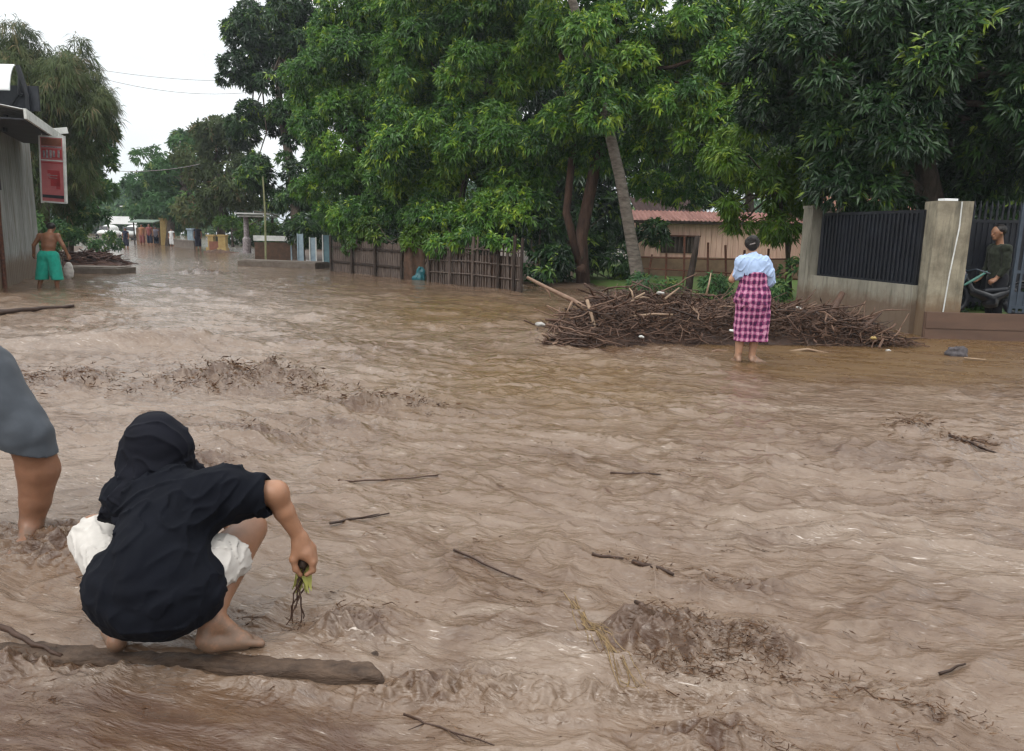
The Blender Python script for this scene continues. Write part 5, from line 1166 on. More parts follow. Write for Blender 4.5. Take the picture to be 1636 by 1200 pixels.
# far trees beyond the road's end
rngf = np.random.RandomState(50)
for i, (px, py, Y, r) in enumerate(((175, 335, 130, 3.6), (192, 318, 150, 4.2), (210, 325, 140, 4.2), (230, 322, 135, 4.0), (160, 322, 120, 3.6), (205, 340, 115, 2.6))):
    q = D(px, 385, Y); tree('distant_tree', ('hazy far tree left of the others at the end of the road', 'tallest hazy far tree over the white banner', 'hazy far tree over the right half of the white banner', 'hazy far tree behind the curved lamp post', 'hazy far tree half hidden by the dark left-hand tree', 'low hazy tree directly behind the white banner')[i], 60 + i, [B(px, py + 12, Y, r, r, r * 0.8), B(px + 4, py, Y, r * 0.6, r * 0.6, r * 0.7)], [([(q[0], Y, -0.3), (q[0], Y, 3)], 0.3, 0.2)], LEAF_FAR, BARK, 'hazy trees at the end of the road', nl=4, ncl=1.6, nsh=40, cr=1.5, k=6, L=0.7, W=0.35)
rngw = np.random.RandomState(77)
mbw = MB()
for i in range(26):
    x = -150 + i * 9 + rngw.normal(0, 2); Y = 128 + rngw.normal(0, 8); r = rngw.uniform(4.0, 6.0)
    if -45 < x < -24: r *= 0.8
    cm_, _ = crown([((x, Y, r * 0.55), (r * 1.2, r, r))], rngw, LEAF_FAR, ncl=0.9, nsh=42, cr=1.9, k=6, L=0.9, W=0.45)
    mbw.v += cm_.v; mbw.f += [f + mbw.n for f in cm_.f]; mbw.t += cm_.t; mbw.m += cm_.m; mbw.n += cm_.n
tag(mbw.build('distant_woods', LEAF_FAR, origin=(-30, 128, 0)), 'far belt of woods closing the horizon behind everything', 'woods', kind='stuff')
# row along the right of the road
FAR = dict(ncl=3.2, nsh=60, cr=0.95, k=8, L=0.36, W=0.12, droop=0.5)
tree('roadside_tree', 'leftmost of the roadside trees on the far right bank, lowest of the row', 3, [B(250, 325, 64, 1.9, 1.8, 2.6), B(265, 268, 64, 1.9, 1.8, 1.8), B(290, 320, 62, 1.6, 1.6, 2.2)], [(TR((258, 392, 64), (258, 330, 64)), 0.2, 0.13)], LEAF_FAR, BARK, 'far roadside trees', **FAR)
tree('roadside_tree', 'round green roadside tree with a dark hollow above the far people', 4, [B(300, 285, 57, 2.3, 2.2, 2.2), B(300, 330, 57, 2.1, 2, 1.3), B(318, 235, 57, 1.5, 1.5, 1.2)], [(TR((270, 396, 56), (275, 340, 56.5), (295, 300, 57)), 0.3, 0.18)], LEAF_FAR, BARK, 'far roadside trees', **FAR)
tree('roadside_tree', 'brownish-green roadside tree left of the tall bamboo pole', 5, [B(360, 265, 50, 2.2, 2.2, 2.3), B(350, 225, 50, 1.6, 1.5, 0.9), B(385, 320, 48, 1.8, 1.8, 1.2), B(330, 330, 50, 1.5, 1.5, 1.3)], [(TR((352, 398, 50), (355, 330, 50)), 0.28, 0.18)], LEAF_BR, BARK, 'far roadside trees', **dict(FAR, young=0.1))
tree('bright_shrub', 'bright green bush beside the ochre gate posts', 6, [B(368, 360, 42, 0.8, 0.8, 0.6), B(400, 372, 41, 0.7, 0.7, 0.5), B(440, 362, 37, 0.8, 0.8, 0.6)], [(TR((372, 392, 42), (370, 370, 42)), 0.06, 0.03)], LEAF_SH, BARK, nl=4, ncl=12, nsh=40, cr=0.3, k=7, L=0.2, W=0.07)
tree('tall_airy_tree', 'tall airy dark tree with sky showing through, right of the sky gap', 7, [B(385, 125, 38, 1.0, 1.0, 0.9), B(445, 45, 38, 2.0, 1.7, 1.8), B(395, 45, 38, 1.0, 1.0, 1.0), B(490, 30, 36, 1.6, 1.4, 1.6), B(410, 200, 38, 1.1, 1.1, 0.9), B(450, 280, 36, 1.6, 1.5, 1.7), B(480, 130, 36, 1.4, 1.4, 2.2), B(420, 80, 38, 0.9, 0.9, 0.7), B(475, 345, 34, 1.2, 1.2, 1.0)], [(TR((478, 420, 33), (470, 300, 35), (445, 150, 37), (450, 60, 37.5)), 0.28, 0.10)], LEAF_DK, BARK, ncl=6.5, nsh=75, cr=0.55, k=8, L=0.22, W=0.08, droop=0.55, young=0.08, nl=22)
# the big mango trees
tree('mango_tree', 'leftmost big mango tree, its crown above the plank fence', 8, [B(590, 90, 28, 2.1, 2.0, 2.0), B(560, 220, 28, 1.8, 1.8, 1.6), B(540, 310, 29, 1.3, 1.5, 1.2), B(620, 20, 28, 2.0, 2.0, 1.6), B(650, 290, 27, 1.5, 1.5, 1.2), B(520, 130, 29, 1.2, 1.2, 1.4), B(600, 345, 27.5, 1.2, 1.0, 0.6)], [(TR((560, 425, 29), (565, 330, 29), (580, 200, 28.5)), 0.30, 0.16)], LEAF, BARK, 'big mango trees', **MANGO)
tree('mango_tree', 'middle big mango tree, brightest crown, above the bamboo fence', 9, [B(740, 110, 25, 2.2, 2.0, 2.0), B(690, 230, 24.5, 1.6, 1.6, 1.4), B(800, 230, 24, 1.7, 1.7, 1.3), B(760, 320, 24.5, 1.5, 1.5, 0.9), B(830, 60, 24.5, 1.5, 1.5, 1.7), B(700, 10, 25, 1.8, 1.8, 1.4), B(840, 295, 23.5, 0.8, 0.9, 0.9), B(700, 345, 24.5, 1.0, 0.9, 0.5), B(800, 345, 23.2, 0.8, 0.8, 0.5), B(740, 200, 23.6, 1.2, 1.0, 1.0)], [(TR((770, 440, 25.5), (775, 330, 25.5), (760, 180, 25.2)), 0.30, 0.16)], LEAF, BARK, 'big mango trees', **dict(MANGO, young=0.12))
tree('mango_tree', 'big mango tree with forked bare trunk left of the leaning palm', 10, [B(1000, 70, 21, 1.5, 1.6, 1.5), B(1090, 120, 20.5, 1.5, 1.5, 1.6), B(1150, 40, 21, 1.4, 1.4, 1.2), B(975, 140, 20.2, 0.95, 1.0, 0.7), B(962, 150, 18.9, 0.5, 0.4, 0.45), B(930, 60, 18.9, 0.35, 0.3, 0.3), B(900, 190, 21.5, 0.6, 0.7, 1.1), B(1085, 230, 20.5, 0.9, 1.0, 0.7), B(1170, 170, 20, 0.9, 0.9, 1.2), B(905, 10, 22, 1.0, 1.0, 0.8), B(880, 250, 22.3, 0.6, 0.7, 0.8), B(945, 250, 22.4, 0.5, 0.5, 0.5), B(1060, 310, 22.5, 0.8, 0.7, 0.4)], [(TR((932, 460, 22), (928, 380, 22), (950, 270, 22), (1000, 150, 21.5)), 0.21, 0.14), (TR((928, 430, 21.9), (905, 340, 22), (915, 240, 22), (905, 120, 22)), 0.13, 0.09)], LEAF, BARKR, 'big mango trees', **dict(MANGO, cr=0.5, young=0.16, L=0.165))
def palm():
    pts = TR((1022, 458, 20.0), (1008, 380, 19.8), (990, 280, 19.6), (966, 180, 19.4), (938, 80, 19.3), (908, -20, 19.2), (850, -230, 19.2)); b = pts[0]; t = thing('coconut_palm', (b[0], b[1], 0), 'leaning coconut palm, its pale ringed trunk crossing in front of the dark mango crowns', 'palm')
    mb = MB(); mb.tube([pts[0] - V(0, 0, 0.2)] + pts, np.concatenate([[0.25, 0.19], np.linspace(0.15, 0.085, 6)]), 12); mb.build('trunk', PALM, t, V(b[0], b[1], 0), smooth=True)
    rng = np.random.RandomState(4); mb = MB(); top = pts[-1]
    for i in range(18):
        az = i * 2.4; el = 0.9 - 0.075 * i; s = np.linspace(0, 1, 9); Lf = 3.0; p = top + np.stack([np.cos(az) * s * Lf * math.cos(el * 0.5), np.sin(az) * s * Lf * math.cos(el * 0.5), s * Lf * math.sin(el) - 1.7 * s ** 2], 1); mb.tube(p, np.linspace(0.035, 0.01, 9), 4, tint=0.6)
        q = np.repeat(lin(p[0][None], p[0][None], 0), 0, 0); ss = np.linspace(0.12, 0.98, 40); q = np.stack([np.interp(ss, s, p[:, j]) for j in range(3)], 1); leaves(mb, q, unit(np.gradient(q, axis=0)), np.full(40, 0.5), 4, 0.55, 0.045, 0.6, (50, 75), rng)
    mb.build('fronds', LEAF_SH, t, V(b[0], b[1], 0))
palm()
tree('young_tree', 'small bright yellow-green tree left of the black wall panel', 11, [B(1195, 245, 16.8, 0.75, 0.7, 0.6), B(1172, 295, 16.8, 0.5, 0.5, 0.45), B(1245, 285, 16.8, 0.95, 0.7, 0.55), B(1215, 338, 16.6, 0.8, 0.7, 0.42), B(1300, 275, 16.6, 0.6, 0.5, 0.4)], [(TR((1262, 480, 17.2), (1258, 390, 17.1), (1245, 310, 17)), 0.06, 0.035)], LEAF_YG, BARK, ncl=16, nsh=45, cr=0.30, k=8, L=0.17, W=0.045, droop=0.6, young=0.15)
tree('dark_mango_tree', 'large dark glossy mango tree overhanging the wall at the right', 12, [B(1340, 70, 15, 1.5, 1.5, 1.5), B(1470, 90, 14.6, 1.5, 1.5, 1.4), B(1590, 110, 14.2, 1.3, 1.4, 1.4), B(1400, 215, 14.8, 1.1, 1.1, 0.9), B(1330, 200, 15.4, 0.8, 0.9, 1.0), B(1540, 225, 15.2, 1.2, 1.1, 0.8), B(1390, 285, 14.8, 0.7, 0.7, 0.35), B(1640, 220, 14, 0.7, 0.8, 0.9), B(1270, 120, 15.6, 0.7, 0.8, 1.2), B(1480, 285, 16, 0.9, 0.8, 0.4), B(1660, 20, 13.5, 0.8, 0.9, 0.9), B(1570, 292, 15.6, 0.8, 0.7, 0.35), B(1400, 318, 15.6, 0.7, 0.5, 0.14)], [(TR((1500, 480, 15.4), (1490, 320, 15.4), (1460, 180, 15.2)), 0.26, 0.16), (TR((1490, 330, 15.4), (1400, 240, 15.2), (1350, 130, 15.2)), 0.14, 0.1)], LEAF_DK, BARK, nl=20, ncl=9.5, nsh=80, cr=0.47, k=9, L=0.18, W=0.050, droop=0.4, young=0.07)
# dense trees behind
for i, (px, py, Y, r, lab) in enumerate(((905, 300, 36, 2.6, 'dark shaded tree behind the forked mango trunk'), (1060, 215, 38, 2.6, 'tree behind the pink plank house, left of the other'), (1190, 180, 36, 2.6, 'tree behind the right end of the pink plank house'), (1330, 250, 30, 2.2, 'tree behind the black wall panel'), (1500, 220, 27, 2.4, 'tree in the shade behind the broad gate pillar'), (1640, 200, 25, 2.4, 'tree in the shade behind the gate leaves'), (640, 240, 40, 3.0, 'tree in shade behind the leftmost mango'), (790, 200, 42, 3.2, 'tree in shade behind the middle mango'))):
    q = D(px, 430, Y); top = D(px, py, Y)
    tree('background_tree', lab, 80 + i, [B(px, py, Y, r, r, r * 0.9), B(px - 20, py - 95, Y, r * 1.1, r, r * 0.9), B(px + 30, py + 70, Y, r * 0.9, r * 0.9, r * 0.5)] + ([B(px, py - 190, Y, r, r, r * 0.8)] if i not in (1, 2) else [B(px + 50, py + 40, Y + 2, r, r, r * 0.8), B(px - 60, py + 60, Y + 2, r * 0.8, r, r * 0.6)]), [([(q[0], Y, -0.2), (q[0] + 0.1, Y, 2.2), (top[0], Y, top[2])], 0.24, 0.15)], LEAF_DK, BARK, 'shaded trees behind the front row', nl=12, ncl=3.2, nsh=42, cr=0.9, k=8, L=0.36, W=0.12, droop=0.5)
def shrub(label, seed, spots, m=None, name='shrub', **kw):
    rng = np.random.RandomState(seed); c0 = spots[0][0]; b = V(c0[0], c0[1], 0); t = thing(name, b, label, 'shrub')
    k = dict(ncl=16, nsh=34, cr=0.26, k=7, L=0.16, W=0.06, droop=0.5, young=0.1); k.update(kw); cm, tips = crown(spots, rng, m, **k)
    cm.build('foliage', m or LEAF_SH, t, b); mb = MB()
    for j in rng.permutation(len(tips))[:10]: limb(mb, V(c0[0] + rng.normal(0, 0.2), c0[1], -0.1), tips[j], 0.025, 0.008, rng, sides=5)
    mb.build('stems', BARK, t, b)
shrub('leafy vines spilling over the top of the plank fence', 21, [B(590, 372, 26, 0.9, 0.5, 0.3), B(640, 380, 25, 0.8, 0.5, 0.25), B(560, 385, 27, 0.6, 0.4, 0.3)], name='vine')
shrub('yellow-green vines over the gap above the brown tarp', 22, [B(665, 378, 23.8, 0.5, 0.4, 0.25), B(575, 362, 26, 0.4, 0.4, 0.25)], LEAF_YG, name='vine')
shrub('leafy growth hanging over the bamboo fence', 23, [B(705, 382, 22.6, 0.6, 0.35, 0.25), B(755, 378, 21.6, 0.6, 0.35, 0.3), B(805, 385, 20.6, 0.5, 0.35, 0.35), B(740, 360, 23, 1.0, 0.6, 0.4)], LEAF)
shrub('dark undergrowth between the bamboo fence and the forked mango trunk', 24, [B(860, 400, 22.5, 0.7, 0.6, 0.9), B(890, 430, 22, 0.6, 0.6, 0.5), B(970, 420, 23.5, 0.8, 0.6, 0.8), B(850, 350, 23, 0.6, 0.6, 0.7), B(985, 360, 24, 0.7, 0.6, 0.8), B(1050, 380, 24.5, 0.3, 0.3, 0.3)], LEAF_DK, L=0.22, W=0.08, cr=0.36)
shrub('low dark-green hedge plants at the foot of the iron fence', 25, [B(1150, 448, 17.5, 0.6, 0.4, 0.25), B(1250, 445, 16.5, 0.45, 0.4, 0.35), B(1060, 452, 18.5, 0.5, 0.4, 0.15)], LEAF_FAR, L=0.13, W=0.05)
shrub('low scrub on the left bank behind the shirtless man', 26, [B(70, 372, 26, 0.8, 0.6, 0.5), B(130, 385, 28, 0.7, 0.6, 0.4), B(160, 388, 36, 0.9, 0.8, 0.4)], LEAF_FAR)
shrub('dark hedge along the right roadside under the far trees', 27, [(V(-24 + i * 2.0, 66 - i * 2.6, 0.7), (1.2, 1.0, 1.1)) for i in range(9)] + [(V(-9 + i * 1.3, 42 - i * 0.8, 0.8), (0.9, 0.8, 1.1)) for i in range(6)], LEAF_DK, name='hedge', ncl=5, nsh=40, cr=0.6, L=0.32, W=0.12)
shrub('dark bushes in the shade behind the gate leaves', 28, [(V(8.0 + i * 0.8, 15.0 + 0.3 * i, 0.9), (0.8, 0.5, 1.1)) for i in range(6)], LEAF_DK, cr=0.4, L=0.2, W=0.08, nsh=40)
# ------------------------------------------------------------------ driftwood pile
STICK = tintmat('wet_driftwood', [(0.0, (0.026, 0.013, 0.008)), (0.4, (0.078, 0.040, 0.025)), (0.75, (0.150, 0.088, 0.058)), (1.0, (0.27, 0.19, 0.125))], rough=0.6, spec=0.35, scale=14, bmp=0.5)
LITTER = tintmat('dark_leaf_litter', [(0.0, (0.042, 0.021, 0.012)), (0.5, (0.095, 0.051, 0.029)), (1.0, (0.16, 0.10, 0.062))], rough=0.8, spec=0.15)

def pile_h(x, y):
    """top of the heaped driftwood"""
    t = (x - 0.62) / 5.15; yc = 11.35 + 0.25 * np.sin(t * 3) + 0.4 * t - 0.5 * np.clip(t - 0.75, 0, 1)
    hw = 1.42 - 0.45 * t; prof = 0.74 * sstep(-0.03, 0.16, t) * (1 - sstep(0.84, 1.02, t)) * (1 - 0.40 * t)
    e = np.clip(1 - ((y - yc) / hw) ** 2, 0, 1)
    return prof * np.sqrt(e) * (0.85 + 0.25 * fbm(x * 1.1, y * 1.4, 2)), yc, hw

def stick_pts(rng, c, L, az, el, n=5, wob=0.06):
    d = V(math.cos(az) * math.cos(el), math.sin(az) * math.cos(el), math.sin(el)); s = np.linspace(-0.5, 0.5, n)[:, None]
    p = np.asarray(c) + s * L * d; p += rng.normal(0, wob * L * 0.5, (n, 3)) * V(1, 1, 0.6); return p

def driftwood():
    rng = np.random.RandomState(11)
    mb = MB(); nx, ny = 120, 50; X, Y = np.meshgrid(np.linspace(0.1, 6.1, nx), np.linspace(9.7, 13.1, ny), indexing='ij')
    H, _, _ = pile_h(X, Y); Z = H * 0.86 - 0.10 + 0.03 * fbm(X * 6, Y * 6, 3) * (H > 0.02)
    i = np.arange(nx - 1)[:, None] * ny + np.arange(ny - 1)[None]; mb.add(np.stack([X, Y, Z], -1).reshape(-1, 3), np.stack([i, i + ny, i + ny + 1, i + 1], -1).reshape(-1, 4), 0.12)
    n = 4600; k = 0
    while k < n:
        x = rng.uniform(0.3, 5.9); t = (x - 0.35) / 5.4; _, yc, hw = pile_h(np.array([x]), np.array([11.3])); y = yc[0] + hw[0] * rng.uniform(-1.02, 0.7) if k % 3 else yc[0] - hw[0] * rng.uniform(0.3, 1.05)
        h = pile_h(np.array([x]), np.array([y]))[0][0]
        if h < 0.03 and rng.rand() < 0.8: continue
        L = rng.choice([0.15, 0.26, 0.42, 0.65], p=[0.35, 0.37, 0.22, 0.06]) * rng.uniform(0.7, 1.3); r = L * rng.uniform(0.008, 0.021)
        az = rng.normal(0, 0.75) if rng.rand() < 0.65 else rng.uniform(0, 6.28); el = rng.normal(0, 0.28)
        p = stick_pts(rng, (x, y, h * rng.uniform(0.75, 1.02) + 0.015), L, az, el, 4, 0.17); mb.tube(p, [r, r * 0.95, r * 0.85, r * 0.5], 5, tint=np.clip(rng.normal(0.32, 0.20), 0, 1), cap=True); k += 1
    # leaf scraps
    q = 4200; x = rng.uniform(0.3, 5.9, q); _, yc, hw = pile_h(x, x * 0 + 11.3); y = yc - hw * rng.uniform(-0.4, 1.1, q); h, _, _ = pile_h(x, y)
    keep = h > 0.02; leaves(mb, np.stack([x, y, h * rng.uniform(0.8, 1.0, q) + 0.02], 1)[keep], rng.normal(size=(keep.sum(), 3)), rng.uniform(0, 0.5, keep.sum()), 1, 0.10, 0.03, 0.2, (0, 90), rng)
    tag(mb.build('driftwood_pile', STICK, origin=(3, 11.3, 0)), 'long heap of tangled brown driftwood and leaf litter against the grey wall', 'driftwood pile', kind='stuff')
    # branches that stand out of the heap, one by one
    for k in range(70):
        x = rng.uniform(0.5, 5.6); _, yc, hw = pile_h(np.array([x]), np.array([11.3])); y = yc[0] - hw[0] * rng.uniform(0.0, 0.95); h = pile_h(np.array([x]), np.array([y]))[0][0]
        L = rng.uniform(0.4, 1.0); r = rng.uniform(0.009, 0.021); az = rng.normal(0.1, 0.8); el = rng.normal(0.05, 0.3); c = V(x, y, h + 0.03 + 0.1 * abs(rng.normal()) * (el > 0.2))
        m_ = MB(); p = stick_pts(rng, c, L, az, el, 6, 0.07); ti = float(np.clip(rng.normal(0.48, 0.2), 0.1, 1)); m_.tube(p, np.linspace(r, r * 0.45, 6), 6, tint=ti)
        for j in (2, 3, 4):
            if rng.rand() < 0.6: e = p[j] + (p[-1] - p[0]) / L * 0.16 + rng.normal(0, 0.09, 3); m_.tube([p[j], lin(p[j], e, 0.5) + rng.normal(0, 0.01, 3), e], [r * 0.6, r * 0.45, r * 0.25], 5, tint=ti)
        tag(m_.build('branch', STICK, origin=c, smooth=True), 'bare brown branch lying tangled in the driftwood pile', 'branch', 'branches tangled in the driftwood pile')
    def branch(label, pts, r0, r1, ti, forks=(), name='branch'):
        m_ = MB(); p = np.array(pts, float); m_.tube(p, np.linspace(r0, r1, len(p)), 8, tint=ti)
        for j, e, r in forks: e = np.asarray(e, float); m_.tube([p[j], lin(p[j], e, 0.55) + V(0.01, 0, 0.02), e], [r, r * 0.8, r * 0.4], 6, tint=ti)
        return tag(m_.build(name, STICK, origin=p[0], smooth=True), label, 'branch')
    branch('long pale broken branch pointing up and left out of the driftwood pile', [D(1010, 545, 10.6), D(955, 505, 10.9), D(915, 480, 11.1), D(870, 458, 11.3), D(842, 443, 11.4)], 0.05, 0.022, 0.80, [(3, D(880, 478, 11.2), 0.02), (2, D(905, 500, 10.9), 0.022)])
    branch('pale straight stick crossing the left end of the driftwood pile downward', [D(938, 480, 10.7), D(950, 520, 10.45), D(965, 548, 10.35)], 0.026, 0.016, 0.9)
    branch('yellowish forked branch on top of the driftwood pile', [D(1002, 495, 11.0), D(1012, 478, 11.1), D(1030, 468, 11.2)], 0.028, 0.014, 1.0, [(1, D(1005, 460, 11.2), 0.018), (1, D(1038, 476, 11.1), 0.016)])
    branch('pale stick standing up from the pile before the timber post', [D(1128, 472, 11.4), D(1133, 452, 11.45), D(1136, 436, 11.5)], 0.018, 0.008, 0.95)
    branch('pale stick slanting up from the pile towards the timber post', [D(1062, 478, 11.3), D(1085, 460, 11.5)], 0.02, 0.012, 0.95)
    branch('thick stub jutting from the pile before the black wall panel', [D(1322, 515, 11.6), D(1333, 490, 11.7), D(1346, 468, 11.8)], 0.07, 0.045, 0.3, [(1, D(1318, 488, 11.7), 0.03)], 'log')
    branch('dark pointed stub at the right end of the driftwood pile', [D(1370, 535, 10.9), D(1390, 515, 11.0), D(1408, 500, 11.1)], 0.05, 0.015, 0.25, name='log')
    branch('pale bent branch at the waterline right of the woman', [D(1262, 562, 10.2), D(1290, 558, 10.15), D(1325, 565, 10.1)], 0.022, 0.012, 0.9)
    branch('pale horizontal stick lying across the middle of the pile', [D(1005, 506, 10.6), D(1045, 502, 10.6), D(1075, 503, 10.6)], 0.02, 0.014, 0.9)
    branch('twisted bare stick at the waterline left of the woman', [D(1120, 568, 10.1), D(1145, 560, 10.1), D(1180, 562, 10.1)], 0.022, 0.01, 0.75)
    # rubbish in the pile
    WEAR = mat('muddy_white_plastic', (0.46, 0.45, 0.43), (0.2, 0.18, 0.16), rough=0.5, scale=18)
    for i, (px, py, Y, m, s, lab) in enumerate(((862, 518, 11.2, WEAR, 0.07, 'crumpled white bag in the water at the left end of the driftwood pile'), (1054, 468, 11.3, WEAR, 0.05, 'scrap of white plastic on top of the driftwood pile'), (1024, 538, 10.25, OFFW, 0.035, 'small white cup low in the left half of the pile'), (1168, 528, 10.3, OFFW, 0.03, 'small white scrap in the pile beside the plaid sarong'), (1275, 492, 11.4, OFFW, 0.04, 'white scrap at the foot of the left wall pillar'), (1418, 560, 10.4, WEAR, 0.035, 'pale scrap at the right tip of the driftwood pile'), (1395, 540, 10.6, YELP, 0.04, 'yellowish scrap near the right end of the pile'))):
        c = D(px, py, Y); f = Field(0.02); f.ell(c, (s, s * 0.7, s * 0.6)).ell(c + V(s * 0.8, 0, -s * 0.2), (s * 0.6, s * 0.5, s * 0.4)); f.fold = folds(0.9 / s, s * 0.22, off=i)
        tag(skin_mesh(f, s * 0.16, 'plastic_scrap', m, None, c), lab, 'litter scrap')
    c = D(1527, 566, 10.1); f = Field(0.03); f.ell(c + V(0, 0, 0.0), (0.15, 0.12, 0.10)).ell(c + V(0.06, 0, 0.05), (0.09, 0.08, 0.07)).ell(c + V(-0.05, -0.03, 0.07), (0.06, 0.06, 0.04)); f.fold = folds(9, 0.022)
    tag(skin_mesh(f, 0.012, 'rubbish_bundle', mat('grey_muddy_cloth', (0.10, 0.09, 0.095), (0.035, 0.03, 0.032), scale=12), None, (c[0], c[1], 0)), 'grey muddy bundle of rubbish in the water before the flood board', 'bundle')
    branch('thin pale stick floating right of the grey rubbish bundle', [G(1540, 572, 0.03), G(1575, 575, 0.03)], 0.012, 0.008, 1.0, name='stick')
driftwood()

# red-brown debris heap on the left bank
def left_heap():
    rng = np.random.RandomState(9); mb = MB(); c = V(-15.8, 28.5)
    X, Y = np.meshgrid(np.linspace(-1.5, 1.5, 40), np.linspace(-1.2, 1.2, 30), indexing='ij'); Z = 0.42 * np.clip(1 - (X / 1.4) ** 2 - (Y / 1.1) ** 2, 0, 1) ** 0.7 * (0.7 + 0.5 * fbm(X * 2, Y * 2, 3)) - 0.08
    i = np.arange(39)[:, None] * 30 + np.arange(29)[None]; mb.add(np.stack([X + c[0], Y + c[1], Z], -1).reshape(-1, 3), np.stack([i, i + 30, i + 31, i + 1], -1).reshape(-1, 4), 0.3)
    for k in range(260):
        x, y = rng.normal(0, 0.6, 2); z = max(0.02, 0.42 * max(0, 1 - (x / 1.4) ** 2 - (y / 1.1) ** 2) ** 0.7); L = rng.uniform(0.3, 0.9); r = rng.uniform(0.012, 0.03)
        mb.tube(stick_pts(rng, (c[0] + x, c[1] + y, z), L, rng.uniform(0, 6.3), rng.normal(0, 0.2), 4), r, 5, tint=rng.uniform(0.1, 0.7))
    tag(mb.build('debris_heap', tintmat('reddish_debris', [(0, (0.03, 0.015, 0.012)), (0.5, (0.10, 0.05, 0.038)), (1, (0.2, 0.13, 0.10))], rough=0.7), origin=(*c, 0)), 'red-brown heap of flood debris beyond the left concrete slab', 'debris heap', kind='stuff')
left_heap()

# ------------------------------------------------------------------ kerb under the crouching person, and what floats in the flood
mb = MB(); n = 60; xs = np.linspace(-2.5, -0.40, n); rs = np.random.RandomState(1)
prof = np.array([(0.0, -0.25), (0.002, -0.02), (0.008, -0.004), (0.03, 0.004), (0.11, 0.006), (0.15, 0.0), (0.16, -0.25)]); m_ = len(prof); v = []
for i_, x in enumerate(xs):
    y0 = KERB_Y0 + KERB_SL * (x + 1.2) + 0.012 * n2(np.array([x * 6.0]), np.array([1.0]))[0]
    for j, (dy, z) in enumerate(prof): v.append((x, y0 + dy + 0.004 * rs.normal(), z + (0.003 * rs.normal() + 0.003 * n2(np.array([x * 3.1]), np.array([5.0]))[0] - 0.06 * max(0, (x + 0.48) / 0.08) ** 2 - 0.006) * (z > -0.2)))
i_ = np.arange(n - 1)[:, None] * m_ + np.arange(m_ - 1)[None]
mb.add(v, [np.stack([i_, i_ + m_, i_ + m_ + 1, i_ + 1], -1).reshape(-1, 4), np.arange(m_)[None], (np.arange(m_)[::-1] + (n - 1) * m_)[None]])
tag(mb.build('kerb', mat('wet_dark_kerb', (0.085, 0.055, 0.037), (0.030, 0.018, 0.012), rough=0.6, scale=16, bmp=1.0, spec=0.25, stretch=(0.6, 1, 2)), origin=(-1.2, 2.4, 0), smooth=True), 'low wet dark kerb the crouching person stands on', 'kerb')

def wz(x, y): return water_h(x, y)
def float_stick(label, p, q, r, ti, forks=0, seed=0, lift=0.006, name='floating_stick'):
    rng = np.random.RandomState(seed); a, b = G(*p), G(*q); n = 8; s = np.linspace(0, 1, n)[:, None]; P = lin(a[None], b[None], s); L = np.linalg.norm(b - a)
    P[1:-1] += rng.normal(0, 0.012 * L, (n - 2, 3)) * V(1, 1, 0); zz = np.array([wz(k[0], k[1]) for k in P]); P[:, 2] = np.linspace(zz[:2].mean(), zz[-2:].mean(), n) + np.clip(zz - zz.mean(), -0.004, 0.006) + lift
    m2 = MB(); m2.tube(P, np.linspace(r, r * 0.55, n), 7, tint=ti)
    for k in range(forks):
        j = rng.randint(2, n - 1); e = P[j] + (b - a) * 0.15 + np.append(rng.normal(0, 0.1 * L, 2), 0.01); m2.tube([P[j], lin(P[j], e, 0.5), e], [r * 0.6, r * 0.5, r * 0.3], 5, tint=ti)
    tag(m2.build(name, STICK, origin=P[0], smooth=True), label, 'stick')
float_stick('thin dark forked stick floating just right of the reaching hand', (527, 851), (622, 826), 0.007, 0.05, 1, 1, 0.012)
float_stick('long thin twig floating in front of the right hand, pointing down right', (725, 898), (835, 938), 0.006, 0.1, 1, 2)
float_stick('dark stick lying on the left end of the kerb', (0, 1018), (98, 1045), 0.012, 0.15, 0, 3, 0.03)
float_stick('dark curved stick far off in front of the shirtless man', (0, 504), (118, 494), 0.05, 0.05, 0, 4, 0.02)
float_stick('short dark stick in mid-flood left of the woven froth patch', (1010, 912), (1075, 935), 0.012, 0.05, 2, 5, 0.008)
float_stick('slim dark stick near the middle of the flood', (945, 905), (995, 914), 0.008, 0.1, 0, 6)
float_stick('dark forked twig nearest the bottom right churned debris clump', (1015, 962), (1050, 1000), 0.008, 0.05, 2, 7, 0.012)
float_stick('dark twig drifting in the right half before the wall, pointing right', (1515, 706), (1600, 730), 0.012, 0.05, 3, 8, 0.015)
float_stick('long slim twig drifting below the woman, nearly level', (975, 760), (1055, 768), 0.008, 0.1, 1, 9)
float_stick('short dark twig in the lower right, near the frame edge', (1500, 1076), (1540, 1080), 0.006, 0.05, 0, 10, 0.008)
float_stick('dark broken twig at the very bottom of the photo', (645, 1125), (790, 1195), 0.004, 0.1, 2, 11, 0.004)
float_stick('dark twig drifting left of the froth patch in the upper middle', (540, 775), (700, 770), 0.006, 0.25, 1, 12, 0.004)

